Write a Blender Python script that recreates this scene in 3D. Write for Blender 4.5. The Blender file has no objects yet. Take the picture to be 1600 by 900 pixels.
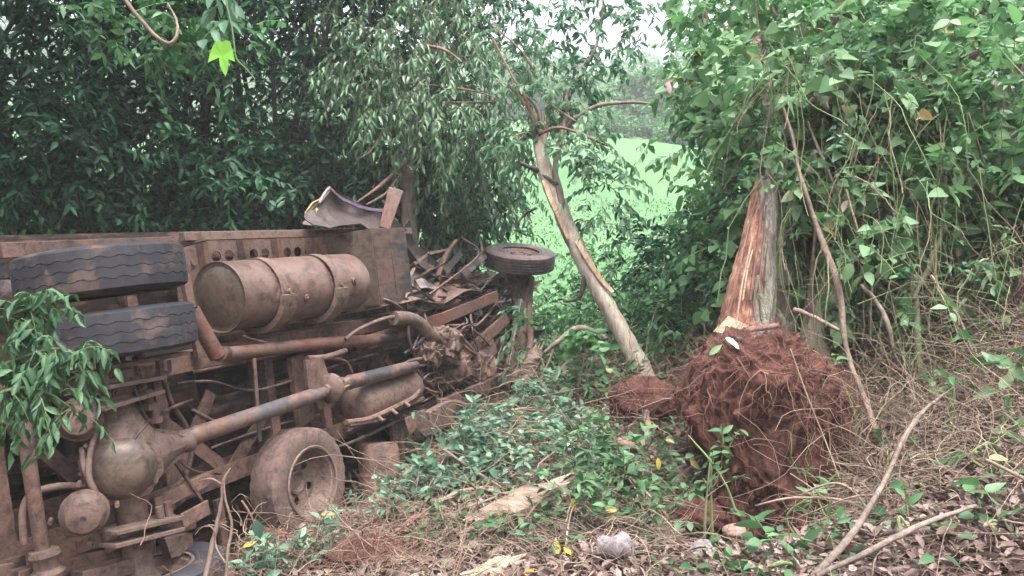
import bpy, math, random
import numpy as np
from mathutils import Matrix, Vector

rng = np.random.default_rng(7)
random.seed(7)
SC = bpy.context.scene
COL = SC.collection
rad = math.radians

# ------------------------------------------------------------------ camera, sky, sun, exposure
FOCAL = 1230.0 / 1600.0 * 36.0
cam_data = bpy.data.cameras.new('camera')
cam_data.sensor_width = 36.0
cam_data.lens = FOCAL
cam_data.clip_end = 3000.0
cam_data.clip_start = 0.05
cam = bpy.data.objects.new('camera', cam_data)
cam.location = (0, 0, 0)
cam.rotation_euler = (rad(90), 0, 0)
COL.objects.link(cam)
SC.camera = cam

SUN_EL, SUN_AZ = rad(71), rad(165)          # azimuth clockwise from +Y: nearly overhead, a little behind the viewer, veiled by cloud
world = bpy.data.worlds.new('World')
SC.world = world
world.use_nodes = True
wn, wl = world.node_tree.nodes, world.node_tree.links
bg = wn['Background']
sky = wn.new('ShaderNodeTexSky')
sky.sky_type = 'NISHITA'
sky.sun_disc = False
sky.sun_elevation = SUN_EL
sky.sun_rotation = SUN_AZ
sky.altitude = 0
sky.air_density = 1.4
sky.dust_density = 8.0
sky.ozone_density = 0.6
hsv = wn.new('ShaderNodeHueSaturation')
hsv.inputs['Saturation'].default_value = 0.52   # overcast: the cloud layer takes the blue out of the whole dome
wl.new(sky.outputs[0], hsv.inputs['Color'])
wl.new(hsv.outputs[0], bg.inputs['Color'])
bg.inputs['Strength'].default_value = 0.15

sun_data = bpy.data.lights.new('sun', 'SUN')
sun_data.energy = 1.1
sun_data.angle = rad(40)
sun_data.color = (1.0, 0.985, 0.97)
sun = bpy.data.objects.new('sun', sun_data)
sun.rotation_euler = (Matrix.Rotation(-SUN_AZ, 4, 'Z') @ Matrix.Rotation(-(math.pi / 2 - SUN_EL), 4, 'X')).to_euler()
sun.location = (0, 0, 60)
COL.objects.link(sun)

SC.view_settings.view_transform = 'Standard'
SC.view_settings.look = 'None'
SC.view_settings.exposure = 2.22
SC.view_settings.gamma = 1.0
SC.cycles.max_bounces = 8
SC.cycles.volume_bounces = 0
SC.cycles.transparent_max_bounces = 8

# ------------------------------------------------------------------ object helpers
def tag(o, label=None, cat=None, group=None, kind=None):
    if label: o['label'] = label
    if cat: o['category'] = cat
    if group: o['group'] = group
    if kind: o['kind'] = kind
    return o

def empty(name, loc=(0, 0, 0), label=None, cat=None, group=None, mat=None):
    o = bpy.data.objects.new(name, None)
    o.empty_display_size = 0.2
    COL.objects.link(o)
    if mat is not None: o.matrix_world = mat
    else: o.location = loc
    return tag(o, label, cat, group)

def link(name, me, parent=None, loc=None):
    o = bpy.data.objects.new(name, me)
    COL.objects.link(o)
    if parent is not None: o.parent = parent
    if loc is not None: o.location = loc
    return o

def mesh_np(name, V, F, mat=None, smooth=True, sharp=None):
    """big mesh from arrays; F is a list of (n,k) int arrays"""
    me = bpy.data.meshes.new(name)
    V = np.asarray(V, dtype=np.float32)
    if not isinstance(F, (list, tuple)): F = [F]
    F = [np.asarray(f, dtype=np.int32) for f in F if len(f)]
    me.vertices.add(len(V)); me.vertices.foreach_set('co', V.ravel())
    loops = np.concatenate([f.ravel() for f in F])
    tot = np.concatenate([np.full(len(f), f.shape[1], np.int32) for f in F])
    start = np.concatenate([[0], np.cumsum(tot)[:-1]]).astype(np.int32)
    me.loops.add(len(loops)); me.loops.foreach_set('vertex_index', loops)
    me.polygons.add(len(tot)); me.polygons.foreach_set('loop_start', start)
    me.polygons.foreach_set('loop_total', tot)
    me.polygons.foreach_set('use_smooth', np.full(len(tot), smooth, dtype=bool))
    me.update(calc_edges=True); me.validate()
    if mat is not None: me.materials.append(mat)
    if sharp is not None and smooth: me.set_sharp_from_angle(angle=rad(sharp))
    return me

class MB:
    """small mesh builder: boxes, beams, tubes, lathes collected into ONE mesh"""
    def __init__(s): s.v = []; s.f = []
    def add(s, V, F):
        n = len(s.v); s.v += [tuple(map(float, p)) for p in V]; s.f += [tuple(i + n for i in f) for f in F]; return s
    def box(s, a, b):
        (x0, y0, z0), (x1, y1, z1) = a, b
        V = [(x0,y0,z0),(x1,y0,z0),(x1,y1,z0),(x0,y1,z0),(x0,y0,z1),(x1,y0,z1),(x1,y1,z1),(x0,y1,z1)]
        return s.add(V, [(0,3,2,1),(4,5,6,7),(0,1,5,4),(1,2,6,5),(2,3,7,6),(3,0,4,7)])
    def beam(s, p, q, w, h, up=(0, 0, 1), w2=None, h2=None):
        p, q = Vector(p), Vector(q); d = (q - p).normalized(); up = Vector(up)
        sd = d.cross(up)
        if sd.length < 1e-4: sd = d.cross(Vector((0, 1, 0)))
        sd.normalize(); up = sd.cross(d).normalized()
        V = []
        for c, ww, hh in ((p, w, h), (q, w2 or w, h2 or h)):
            for i, j in ((-1, -1), (1, -1), (1, 1), (-1, 1)): V.append(c + sd * (i * ww / 2) + up * (j * hh / 2))
        return s.add(V, [(0,1,2,3),(7,6,5,4),(0,4,5,1),(1,5,6,2),(2,6,7,3),(3,7,4,0)])
    def lathe(s, prof, p, ax, n=32, closed=False, ph=0.0, cap=True):
        """prof: (offset along axis, radius) list"""
        p, ax = Vector(p), Vector(ax).normalized()
        a = ax.orthogonal().normalized(); b = ax.cross(a)
        V = []
        for t, r in prof:
            for i in range(n):
                g = 2 * math.pi * i / n + ph
                V.append(p + ax * t + (a * math.cos(g) + b * math.sin(g)) * r)
        F = []; m = len(prof)
        for k in range(m if closed else m - 1):
            k2 = (k + 1) % m
            for i in range(n):
                j = (i + 1) % n
                F.append((k*n+i, k*n+j, k2*n+j, k2*n+i))
        if not closed and cap:
            if prof[0][1] > 1e-5: F.append(tuple(range(n))[::-1])
            if prof[-1][1] > 1e-5: F.append(tuple((m-1)*n + i for i in range(n)))
        return s.add(V, F)
    def cyl(s, p, q, r, n=20, r2=None):
        p, q = Vector(p), Vector(q)
        return s.lathe([(0, r), ((q - p).length, r2 if r2 is not None else r)], p, q - p, n)
    def tube(s, pts, r, n=10, sub=4):
        pts = spline(pts, sub) if sub > 1 else [Vector(p) for p in pts]
        R = np.interp(np.linspace(0, 1, len(pts)), np.linspace(0, 1, len(r)), r) if hasattr(r, '__len__') else [r] * len(pts)
        up = None; V = []; m = len(pts)
        for k, p in enumerate(pts):
            d = (pts[min(k+1, m-1)] - pts[max(k-1, 0)]).normalized()
            if up is None: up = d.orthogonal().normalized()
            else: up = (up - d * up.dot(d)).normalized()
            sd = d.cross(up)
            for i in range(n):
                g = 2*math.pi*i/n
                V.append(p + (up*math.cos(g) + sd*math.sin(g)) * R[k])
        F = [(k*n+i, k*n+(i+1)%n, (k+1)*n+(i+1)%n, (k+1)*n+i) for k in range(m-1) for i in range(n)]
        F += [tuple(range(n))[::-1], tuple((m-1)*n+i for i in range(n))]
        return s.add(V, F)
    def prism(s, poly, d):
        """polygon (3d points) extruded by vector d"""
        n = len(poly); d = Vector(d); V = [Vector(p) for p in poly]; V += [p + d for p in V]
        return s.add(V, [tuple(range(n))[::-1], tuple(range(n, 2*n))] + [(i, (i+1)%n, n+(i+1)%n, n+i) for i in range(n)])
    def build(s, name, mat, parent=None, smooth=True, sharp=35, bevel=0.0, loc=None):
        me = bpy.data.meshes.new(name)
        me.from_pydata(s.v, [], s.f); me.update()
        me.materials.append(mat)
        fix_normals(me)
        if smooth:
            for p in me.polygons: p.use_smooth = True
            me.set_sharp_from_angle(angle=rad(sharp))
        o = link(name, me, parent, loc)
        if bevel:
            m = o.modifiers.new('bevel', 'BEVEL'); m.width = bevel; m.segments = 2; m.limit_method = 'ANGLE'; m.angle_limit = rad(40)
        return o

def fix_normals(me):
    import bmesh
    bm = bmesh.new(); bm.from_mesh(me)
    bmesh.ops.recalc_face_normals(bm, faces=bm.faces); bm.to_mesh(me); bm.free()

def spline(pts, sub=4):
    P = [Vector(p) for p in pts]
    if len(P) < 3: return [P[0].lerp(P[-1], i / sub) for i in range(sub + 1)]
    out = []
    for i in range(len(P) - 1):
        a, b, c, d = P[max(i-1, 0)], P[i], P[i+1], P[min(i+2, len(P)-1)]
        for k in range(sub):
            t = k / sub
            out.append(0.5*((2*b) + (c-a)*t + (2*a-5*b+4*c-d)*t*t + (-a+3*b-3*c+d)*t**3))
    out.append(P[-1]); return out

def px(x, y, d):
    """a point of the place seen in direction (x, y) of the survey picture, d metres ahead"""
    return np.array([(x - 800) / 1230.0 * d, d, (450 - y) / 1230.0 * d])

def unit(a): return a / np.maximum(np.linalg.norm(a, axis=-1, keepdims=True), 1e-9)

def tubes_np(paths, r, n=3):
    """paths (N,K,3), r (N,K) or scalar -> V, F"""
    N, K, _ = paths.shape
    r = np.broadcast_to(r, (N, K))
    d = np.empty_like(paths)
    d[:, 1:-1] = paths[:, 2:] - paths[:, :-2]; d[:, 0] = paths[:, 1] - paths[:, 0]; d[:, -1] = paths[:, -1] - paths[:, -2]
    d = unit(d)
    ref = np.where(np.abs(d[:, :1, 2:3]) > .8, np.array([1., 0, 0]), np.array([0, 0, 1.]))
    a = unit(np.cross(d, ref)); b = np.cross(d, a)
    g = np.arange(n) * 2 * np.pi / n
    V = paths[:, :, None] + (a[:, :, None] * np.cos(g)[None, None, :, None] + b[:, :, None] * np.sin(g)[None, None, :, None]) * r[:, :, None, None]
    idx = np.arange(N * K * n).reshape(N, K, n)
    nx = np.roll(idx, -1, axis=2)
    F = np.stack([idx[:, :-1], nx[:, :-1], nx[:, 1:], idx[:, 1:]], -1).reshape(-1, 4)
    return V.reshape(-1, 3), F

# leaf templates: x along the leaf, y across, z out of the face (unit length, unit half width)
def leaf_template(rows, fold=0.25, droop=0.18, wave=0.0):
    xs = [r[0] for r in rows]; V = [(0, 0, 0)]; F = []
    for x, w in rows:
        z0 = -droop * x * x
        V += [(x, 0, z0), (x, w, z0 + fold * w * .3 + wave * math.sin(9 * x)), (x, -w, z0 + fold * w * .3 - wave * math.sin(9 * x + 1))]
    V.append((1, 0, -droop))
    m = len(rows)
    F += [(0, 1, 2), (0, 3, 1)]
    for k in range(m - 1):
        a = 1 + 3*k; b = a + 3
        F += [(a, b, b+1), (a, b+1, a+1), (a, a+2, b+2), (a, b+2, b)]
    a = 1 + 3*(m-1); t = len(V) - 1
    F += [(a, t, a+1), (a, a+2, t)]
    return np.array(V, float), np.array(F, int)
LEAF = leaf_template([(.12, .55), (.38, 1.0), (.7, .72)], wave=.02)                 # oval, pointed
LANCE = leaf_template([(.2, .7), (.5, 1.0), (.8, .5)], droop=.3, wave=.02)           # lance shaped, drooping
HEART = leaf_template([(.06, .8), (.2, 1.05), (.45, .9), (.75, .45)], fold=.35, droop=.12)
SMALL = leaf_template([(.5, 1.0)], droop=.12)                                       # cheap
CURL = leaf_template([(.25, .8), (.65, .9)], fold=1.1, droop=-.35, wave=.08)         # dry, curled

def leaf_frames(p, d, up, L, W):
    d = unit(d); s = unit(np.cross(up, d)); n = np.cross(d, s)
    return p, d * L[:, None], s * W[:, None], n * L[:, None]

def leaves_np(p, d, up, L, W, tmpl=LEAF):
    TV, TF = tmpl
    p, ax, ay, az = leaf_frames(p, d, up, L, W)
    V = p[:, None] + TV[None, :, 0:1] * ax[:, None] + TV[None, :, 1:2] * ay[:, None] + TV[None, :, 2:3] * az[:, None]
    F = TF[None] + (np.arange(len(p)) * len(TV))[:, None, None]
    return V.reshape(-1, 3), F.reshape(-1, 3)

def leaf_objects(root, mesh, p, d, up, L, W, name='leaf', loc=(0, 0, 0)):
    p, ax, ay, az = leaf_frames(p, d, up, L, W)
    for i in range(len(p)):
        o = bpy.data.objects.new(name, mesh); COL.objects.link(o); o.parent = root
        q = p[i] - np.asarray(loc)
        o.matrix_basis = Matrix(((ax[i][0], ay[i][0], az[i][0], q[0]), (ax[i][1], ay[i][1], az[i][1], q[1]), (ax[i][2], ay[i][2], az[i][2], q[2]), (0, 0, 0, 1)))

# ------------------------------------------------------------------ materials
def new_mat(name):
    m = bpy.data.materials.new(name); m.use_nodes = True
    nt = m.node_tree; b = nt.nodes['Principled BSDF']
    return m, nt, b

def ramp(nt, stops):
    r = nt.nodes.new('ShaderNodeValToRGB')
    e = r.color_ramp.elements
    while len(e) < len(stops): e.new(0.5)
    for k, (t, c) in enumerate(stops): e[k].position = t; e[k].color = (*c, 1) if len(c) == 3 else c
    return r

def noise(nt, scale, detail=6, rough=.6, coord='Object', dist=0.0, vec=None, stretch=None):
    n = nt.nodes.new('ShaderNodeTexNoise')
    n.inputs['Scale'].default_value = scale; n.inputs['Detail'].default_value = detail
    n.inputs['Roughness'].default_value = rough; n.inputs['Distortion'].default_value = dist
    if vec is None:
        tc = nt.nodes.new('ShaderNodeTexCoord'); vec = tc.outputs[coord]
        if coord == 'World': pass
    if stretch:
        mp = nt.nodes.new('ShaderNodeMapping'); mp.inputs['Scale'].default_value = stretch
        nt.links.new(vec, mp.inputs['Vector']); vec = mp.outputs[0]
    nt.links.new(vec, n.inputs['Vector'])
    return n

def mixc(nt, fac, a, b):
    m = nt.nodes.new('ShaderNodeMix'); m.data_type = 'RGBA'
    if isinstance(fac, float): m.inputs[0].default_value = fac
    else: nt.links.new(fac, m.inputs[0])
    for k, v in ((6, a), (7, b)):
        if isinstance(v, tuple): m.inputs[k].default_value = (*v, 1)
        else: nt.links.new(v, m.inputs[k])
    return m.outputs[2]

def bump(nt, b, h, strength=.4, dist=.01):
    n = nt.nodes.new('ShaderNodeBump'); n.inputs['Strength'].default_value = strength; n.inputs['Distance'].default_value = dist
    nt.links.new(h, n.inputs['Height']); nt.links.new(n.outputs[0], b.inputs['Normal'])

def mat_grime(name, c0, c1, mud, mud_amt=.5, rough=.75, scale=6, b_str=.35, metal=0.0, streak=None):
    """a painted or bare metal surface under a patchy film of red mud"""
    m, nt, b = new_mat(name)
    n1 = noise(nt, scale, 8, .65, stretch=streak); n2 = noise(nt, scale * 9, 6, .7); n3 = noise(nt, scale * .35, 4, .6)
    r1 = ramp(nt, [(.35, c0), (.65, c1)]); nt.links.new(n2.outputs[0], r1.inputs[0])
    ad = nt.nodes.new('ShaderNodeMath'); ad.operation = 'MULTIPLY_ADD'
    nt.links.new(n3.outputs[0], ad.inputs[0]); ad.inputs[1].default_value = .8; nt.links.new(n1.outputs[0], ad.inputs[2])
    lo = 1.15 - mud_amt * .55
    r2 = ramp(nt, [(max(0, lo - .22), (0, 0, 0)), (min(1, lo + .12), (1, 1, 1))])
    mm = nt.nodes.new('ShaderNodeMath'); mm.operation = 'MULTIPLY'; mm.inputs[1].default_value = 1.0
    nt.links.new(ad.outputs[0], mm.inputs[0]); nt.links.new(mm.outputs[0], r2.inputs[0])
    mudv = ramp(nt, [(.3, tuple(x * .8 for x in mud)), (.7, tuple(min(1, x * 1.2) for x in mud))]); nt.links.new(n2.outputs[0], mudv.inputs[0])
    sp = noise(nt, scale * 4, 5, .65); spr = ramp(nt, [(.665, (0, 0, 0)), (.72, (1, 1, 1))]); nt.links.new(sp.outputs[0], spr.inputs[0])
    film = mixc(nt, r2.outputs[0], r1.outputs[0], mudv.outputs[0])
    st = noise(nt, scale * 2.2, 7, .75, dist=.8); str_ = ramp(nt, [(.36, (.28, .27, .29)), (.52, (1, 1, 1))]); nt.links.new(st.outputs[0], str_.inputs[0])
    mul = nt.nodes.new('ShaderNodeMix'); mul.data_type = 'RGBA'; mul.blend_type = 'MULTIPLY'; mul.inputs[0].default_value = .85
    nt.links.new(film, mul.inputs[6]); nt.links.new(str_.outputs[0], mul.inputs[7])
    nt.links.new(mixc(nt, spr.outputs[0], mul.outputs[2], tuple(min(1, x * 1.35) for x in mud)), b.inputs['Base Color'])
    b.inputs['Roughness'].default_value = rough; b.inputs['Metallic'].default_value = metal
    hh = nt.nodes.new('ShaderNodeMath'); hh.operation = 'MULTIPLY_ADD'
    nt.links.new(n2.outputs[0], hh.inputs[0]); hh.inputs[1].default_value = .7; nt.links.new(r2.outputs[0], hh.inputs[2])
    bump(nt, b, hh.outputs[0], b_str, .006)
    return m

M = {}
MUD = (0.152, 0.086, 0.067)
M['mud'] = mat_grime('muddy_steel', (0.029, 0.019, 0.018), (0.062, 0.040, 0.035), MUD, .44, .8)
M['mud_light'] = mat_grime('mud_caked_steel', (0.062, 0.040, 0.035), (0.091, 0.059, 0.050), (0.132, 0.085, 0.070), .66, .75)
M['tank'] = mat_grime('mud_filmed_tank_paint', (0.083, 0.052, 0.046), (0.107, 0.068, 0.058), (0.140, 0.091, 0.077), .55, .34, 3, .12)
M['tank_cap'] = mat_grime('mud_filmed_tank_end', (0.075, 0.054, 0.044), (0.095, 0.070, 0.055), (0.120, 0.087, 0.069), .5, .45, 3, .15)
M['dark'] = mat_grime('greasy_black_steel', (0.010, 0.009, 0.011), (0.022, 0.019, 0.020), MUD, .2, .55, 5)
M['floor'] = mat_grime('stained_floor_boards', (0.013, 0.009, 0.009), (0.037, 0.023, 0.019), MUD, .22, .85, 4, .4, streak=(.4, 3, 3))
M['rust'] = mat_grime('red_primer_pipe', (0.099, 0.033, 0.023), (0.158, 0.059, 0.039), (0.123, 0.074, 0.059), .35, .6, 8)
M['shaft'] = mat_grime('grey_shaft_paint', (0.062, 0.059, 0.070), (0.099, 0.087, 0.092), MUD, .2, .5, 5)
M['shaft_blue'] = mat_grime('blue_grey_shaft_paint', (.030, .029, .034), (.058, .054, .060), MUD, .2, .45, 5)
M['tyre'] = mat_grime('worn_tyre_rubber', (0.016, 0.016, 0.023), (0.027, 0.027, 0.035), (0.078, 0.054, 0.049), .05, .75, 5, .25)
M['tyre_mud'] = mat_grime('mud_caked_tyre_rubber', (0.047, 0.034, 0.030), (0.086, 0.056, 0.049), (0.125, 0.080, 0.070), .68, .9, 5, .5)
M['tyre_front'] = mat_grime('dusty_tyre_rubber', (0.022, 0.022, 0.029), (0.039, 0.038, 0.042), (0.094, 0.064, 0.059), .12, .7, 4, .3)
M['rim'] = mat_grime('mud_caked_rim', (0.094, 0.062, 0.050), (0.133, 0.092, 0.071), (0.164, 0.112, 0.092), .6, .7)
M['rim_front'] = mat_grime('muddy_front_rim', (0.043, 0.032, 0.034), (0.070, 0.046, 0.045), (0.117, 0.072, 0.067), .4, .7)
M['boxface'] = mat_grime('scraped_box_paint', (0.014, 0.014, 0.018), (0.031, 0.028, 0.032), (0.094, 0.053, 0.044), .32, .55, 4, .3, streak=(1, 1, 4))
M['cabpaint'] = mat_grime('torn_cab_sheet', (.26, .235, .24), (.36, .33, .335), (.10, .07, .066), .55, .5, 4, .3)
M['cabinside'] = mat_grime('dirty_cab_lining', (.022, .018, .020), (.085, .066, .064), (.05, .034, .032), .5, .6, 3, .3)
M['purple'] = mat_grime('purple_cab_paint', (.035, .022, .08), (.065, .038, .11), (.12, .08, .07), .3, .5, 4)
M['yellow'] = mat_grime('yellow_cab_paint', (.30, .22, .03), (.42, .30, .05), (.2, .13, .07), .25, .5, 4)
M['bluecap'] = mat_grime('blue_plastic', (.12, .22, .38), (.3, .42, .55), (.3, .3, .3), .3, .5, 8)

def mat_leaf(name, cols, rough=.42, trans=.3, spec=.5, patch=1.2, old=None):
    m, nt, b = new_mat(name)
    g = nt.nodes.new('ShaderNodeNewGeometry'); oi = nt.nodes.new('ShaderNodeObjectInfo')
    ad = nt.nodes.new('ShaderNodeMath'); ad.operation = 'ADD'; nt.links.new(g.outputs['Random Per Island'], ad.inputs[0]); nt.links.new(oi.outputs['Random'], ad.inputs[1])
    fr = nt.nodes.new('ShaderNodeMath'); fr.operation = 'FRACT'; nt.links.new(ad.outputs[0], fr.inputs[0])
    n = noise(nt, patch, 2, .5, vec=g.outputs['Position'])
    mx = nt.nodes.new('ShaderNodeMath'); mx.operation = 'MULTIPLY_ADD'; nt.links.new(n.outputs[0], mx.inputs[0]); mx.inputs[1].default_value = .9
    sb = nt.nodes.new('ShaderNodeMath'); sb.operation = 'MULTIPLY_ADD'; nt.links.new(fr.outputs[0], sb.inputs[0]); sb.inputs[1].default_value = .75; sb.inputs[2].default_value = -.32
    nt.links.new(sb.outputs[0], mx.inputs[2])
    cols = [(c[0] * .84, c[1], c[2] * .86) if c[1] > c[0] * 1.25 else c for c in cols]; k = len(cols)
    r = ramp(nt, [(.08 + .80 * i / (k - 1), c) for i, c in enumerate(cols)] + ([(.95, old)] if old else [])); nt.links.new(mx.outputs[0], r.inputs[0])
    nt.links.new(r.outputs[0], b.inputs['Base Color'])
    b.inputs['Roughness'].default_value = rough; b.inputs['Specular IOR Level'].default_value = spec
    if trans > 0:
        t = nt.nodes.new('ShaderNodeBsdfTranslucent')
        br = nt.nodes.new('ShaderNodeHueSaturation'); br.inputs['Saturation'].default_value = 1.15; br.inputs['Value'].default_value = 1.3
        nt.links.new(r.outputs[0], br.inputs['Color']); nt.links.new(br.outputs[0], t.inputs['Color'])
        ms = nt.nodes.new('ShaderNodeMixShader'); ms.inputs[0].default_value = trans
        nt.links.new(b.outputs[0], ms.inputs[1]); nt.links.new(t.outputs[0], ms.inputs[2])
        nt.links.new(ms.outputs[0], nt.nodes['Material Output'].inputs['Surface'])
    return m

L_CROWN = mat_leaf('light_crown_leaf', [(.05, .11, .075), (.08, .155, .105), (.115, .2, .135), (.16, .25, .175)], .45, .38, .35)
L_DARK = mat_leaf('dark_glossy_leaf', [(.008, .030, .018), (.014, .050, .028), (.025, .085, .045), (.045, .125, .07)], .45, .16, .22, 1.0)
L_MID = mat_leaf('mid_green_leaf', [(.03, .08, .042), (.055, .13, .065), (.08, .175, .08), (.12, .22, .115)], .45, .34, .4)
L_SLIM = mat_leaf('grey_green_leaf', [(.035, .08, .05), (.06, .125, .075), (.09, .17, .1), (.13, .21, .13)], .36, .3)
L_BROAD = mat_leaf('broad_pale_leaf', [(.055, .125, .06), (.095, .185, .09), (.14, .24, .12), (.21, .30, .20)], .5, .36, .4, old=(.26, .22, .08))
L_VINE = mat_leaf('matt_vine_leaf', [(.065, .125, .065), (.115, .195, .10), (.17, .25, .15), (.25, .32, .24)], .6, .34, .3, old=(.30, .22, .10))
L_BUSH = mat_leaf('pale_bush_leaf', [(.04, .088, .066), (.075, .14, .105), (.125, .2, .155), (.21, .29, .235)], .5, .22, .3, old=(.25, .2, .09))
L_LOW = mat_leaf('low_plant_leaf', [(.03, .07, .03), (.045, .10, .05), (.07, .135, .068), (.105, .175, .1)], .48, .22, .3, old=(.22, .17, .07))
L_WILT = mat_leaf('wilted_branch_leaf', [(.026, .065, .036), (.048, .105, .055), (.072, .14, .075), (.125, .2, .12)], .45, .22, .35)
L_LIME = mat_leaf('fresh_lime_leaf', [(.22, .42, .06), (.28, .5, .09)], .4, .45, .4, 6)
L_YEL = mat_leaf('yellow_fallen_leaf', [(.36, .30, .05), (.5, .40, .07), (.45, .28, .06)], .5, .2)
L_DRY = mat_leaf('dry_brown_leaf', [(.075, .046, .042), (.125, .085, .075), (.19, .138, .125), (.27, .215, .20)], .75, .05, .3, 3)
L_FAR = mat_leaf('far_tree_leaf', [(.05, .12, .06), (.085, .175, .085), (.135, .24, .12)], .6, .4, .4, .25)

def mat_bark(name, c0, c1, c2, stretch=(9, 9, 1.6), scale=3.0, strength=.7):
    m, nt, b = new_mat(name)
    n = noise(nt, scale, 9, .7, stretch=stretch, dist=.4); n2 = noise(nt, scale * 1.3, 5, .6)
    r = ramp(nt, [(.36, c0), (.5, c1), (.62, c2)])
    ad = nt.nodes.new('ShaderNodeMix'); ad.inputs[0].default_value = .45
    nt.links.new(n.outputs[0], ad.inputs[2]); nt.links.new(n2.outputs[0], ad.inputs[3]); nt.links.new(ad.outputs[0], r.inputs[0])
    nt.links.new(r.outputs[0], b.inputs['Base Color']); b.inputs['Roughness'].default_value = .9
    bump(nt, b, n.outputs[0], strength, .03)
    return m
M['bark_dark'] = mat_bark('dark_bark', (.02, .017, .016), (.045, .035, .03), (.08, .065, .055))
M['bark'] = mat_bark('grey_brown_bark', (.065, .047, .04), (.14, .105, .09), (.23, .19, .165))
M['bark_pale'] = mat_bark('pale_lichen_bark', (.14, .11, .09), (.26, .22, .18), (.36, .35, .28))
M['bark_green'] = mat_bark('mossy_green_bark', (.075, .085, .048), (.14, .155, .09), (.21, .23, .15))
M['twig_red'] = mat_bark('reddish_twig', (.09, .046, .038), (.17, .09, .072), (.26, .165, .13))
M['twig'] = mat_bark('dry_twig', (.08, .054, .045), (.17, .12, .096), (.28, .21, .165), (4, 4, 4))
M['straw'] = mat_leaf('dry_vine_stem', [(.07, .046, .038), (.13, .09, .072), (.21, .155, .12), (.29, .235, .17)], .8, 0, .3, 2)
M['stem_green'] = mat_leaf('green_stem', [(.1, .14, .06), (.18, .22, .1)], .6, 0, .3, 2)
M['wood'] = mat_bark('fresh_split_wood', (.20, .11, .08), (.36, .235, .17), (.52, .40, .31), (14, 14, 1.2), 3, .4)
M['wood_white'] = mat_bark('white_fresh_wood', (.20, .14, .10), (.36, .27, .195), (.5, .41, .31), (1.5, 12, 12), 3, .3)
M['wood_old'] = mat_bark('weathered_split_wood', (.09, .06, .046), (.19, .14, .108), (.31, .245, .20), (1.5, 14, 14), 3, .6)

def mat_soil(name, c0, c1, c2, scale=5, strength=.8):
    m, nt, b = new_mat(name)
    n = noise(nt, scale, 12, .72); n2 = noise(nt, scale * 8, 6, .7)
    ad = nt.nodes.new('ShaderNodeMix'); ad.inputs[0].default_value = .4
    nt.links.new(n.outputs[0], ad.inputs[2]); nt.links.new(n2.outputs[0], ad.inputs[3])
    r = ramp(nt, [(.37, c0), (.5, c1), (.63, c2)]); nt.links.new(ad.outputs[0], r.inputs[0])
    nt.links.new(r.outputs[0], b.inputs['Base Color']); b.inputs['Roughness'].default_value = .95
    b.inputs['Specular IOR Level'].default_value = .2
    bump(nt, b, ad.outputs[0], strength, .04)
    return m
M['soil'] = mat_soil('red_root_soil', (.040, .017, .014), (.076, .032, .026), (.128, .062, .050), 4)
M['root'] = mat_leaf('fine_red_root', [(.05, .022, .018), (.09, .040, .032), (.14, .070, .056), (.2, .12, .095)], .8, 0, .3, 4)
M['stone'] = mat_soil('pale_stone', (.10, .08, .088), (.17, .145, .155), (.27, .24, .25), 4, .5)
M['stone_red'] = mat_soil('reddish_stone', (.13, .075, .065), (.2, .125, .105), (.27, .19, .165), 4, .4)
# ------------------------------------------------------------------ the ground: one sheet, bank on the right, gully under the truck, pasture hill behind
_cp = [px(800, 900, 3.9), px(600, 900, 4.3), px(1200, 900, 3.4), px(1600, 900, 2.9), px(1600, 700, 3.9), px(1600, 505, 5.6), px(1400, 560, 6.2),
       px(1270, 548, 6.6), px(1150, 850, 4.2), px(1180, 800, 5.0), px(1040, 620, 7.0), px(1010, 700, 5.8), px(900, 620, 8.6), px(780, 655, 8.0), px(700, 715, 7.0), px(640, 765, 6.5), px(560, 815, 6.0),
       px(450, 875, 5.5), px(395, 905, 5.2), (-2.4, 5.0, -2.05), (-3.2, 4.5, -2.3), (-5.5, 4, -2.45), (-3.2, 6.4, -2.55), (-1.6, 8.2, -2.3), (-.4, 10, -2.0), (.4, 11.6, -1.75), (-2.5, 3, -1.9),
       (0, 2.2, -1.48), (1.6, 1.8, -1.3), (3.2, 1.0, -1.1), (0, -1, -1.55), (-2.5, 0, -1.75), (-5, 0, -2.2), (3.5, -2, -1.2), (-3, -4, -1.9), (2, -5, -1.4),
       (5.5, 4.5, .15), (6.5, 8, .6), (8, 3, .7), (9, 12, 1.2), (8, -2, .2), (3.2, 10, -.9), (1.5, 12, -1.5), (4, 14, -.7), (-5, 12, -2.0), (-9, 8, -2.3), (-9, 14, -1.6), (0, 16, -1.0), (-8, 2, -2.4)]
_cp = np.array(_cp, float)
def _phi(r): return r * r * np.log(r + 1e-6)
_D = np.linalg.norm(_cp[:, None, :2] - _cp[None, :, :2], axis=-1)
_A = np.zeros((len(_cp) + 3,) * 2); _n = len(_cp)
_A[:_n, :_n] = _phi(_D) + np.eye(_n) * .05
_A[:_n, _n] = 1; _A[:_n, _n + 1:] = _cp[:, :2]; _A[_n:, :_n] = _A[:_n, _n:].T
_w = np.linalg.solve(_A, np.concatenate([_cp[:, 2], np.zeros(3)]))

def sstep(a, b, x):
    t = np.clip((x - a) / (b - a), 0, 1); return t * t * (3 - 2 * t)

_ws = [(rng.uniform(.6, 1.4) * f, rng.uniform(0, 6.28), rng.uniform(0, 6.28), f) for f in (.5, .9, 1.7, 2.9, 5.1, 8.3) for _ in range(3)]
def wob(x, y):
    s = 0
    for k, a, ph, f in _ws: s = s + np.sin((x * np.cos(a) + y * np.sin(a)) * k + ph) / f
    return s / 6.0

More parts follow.
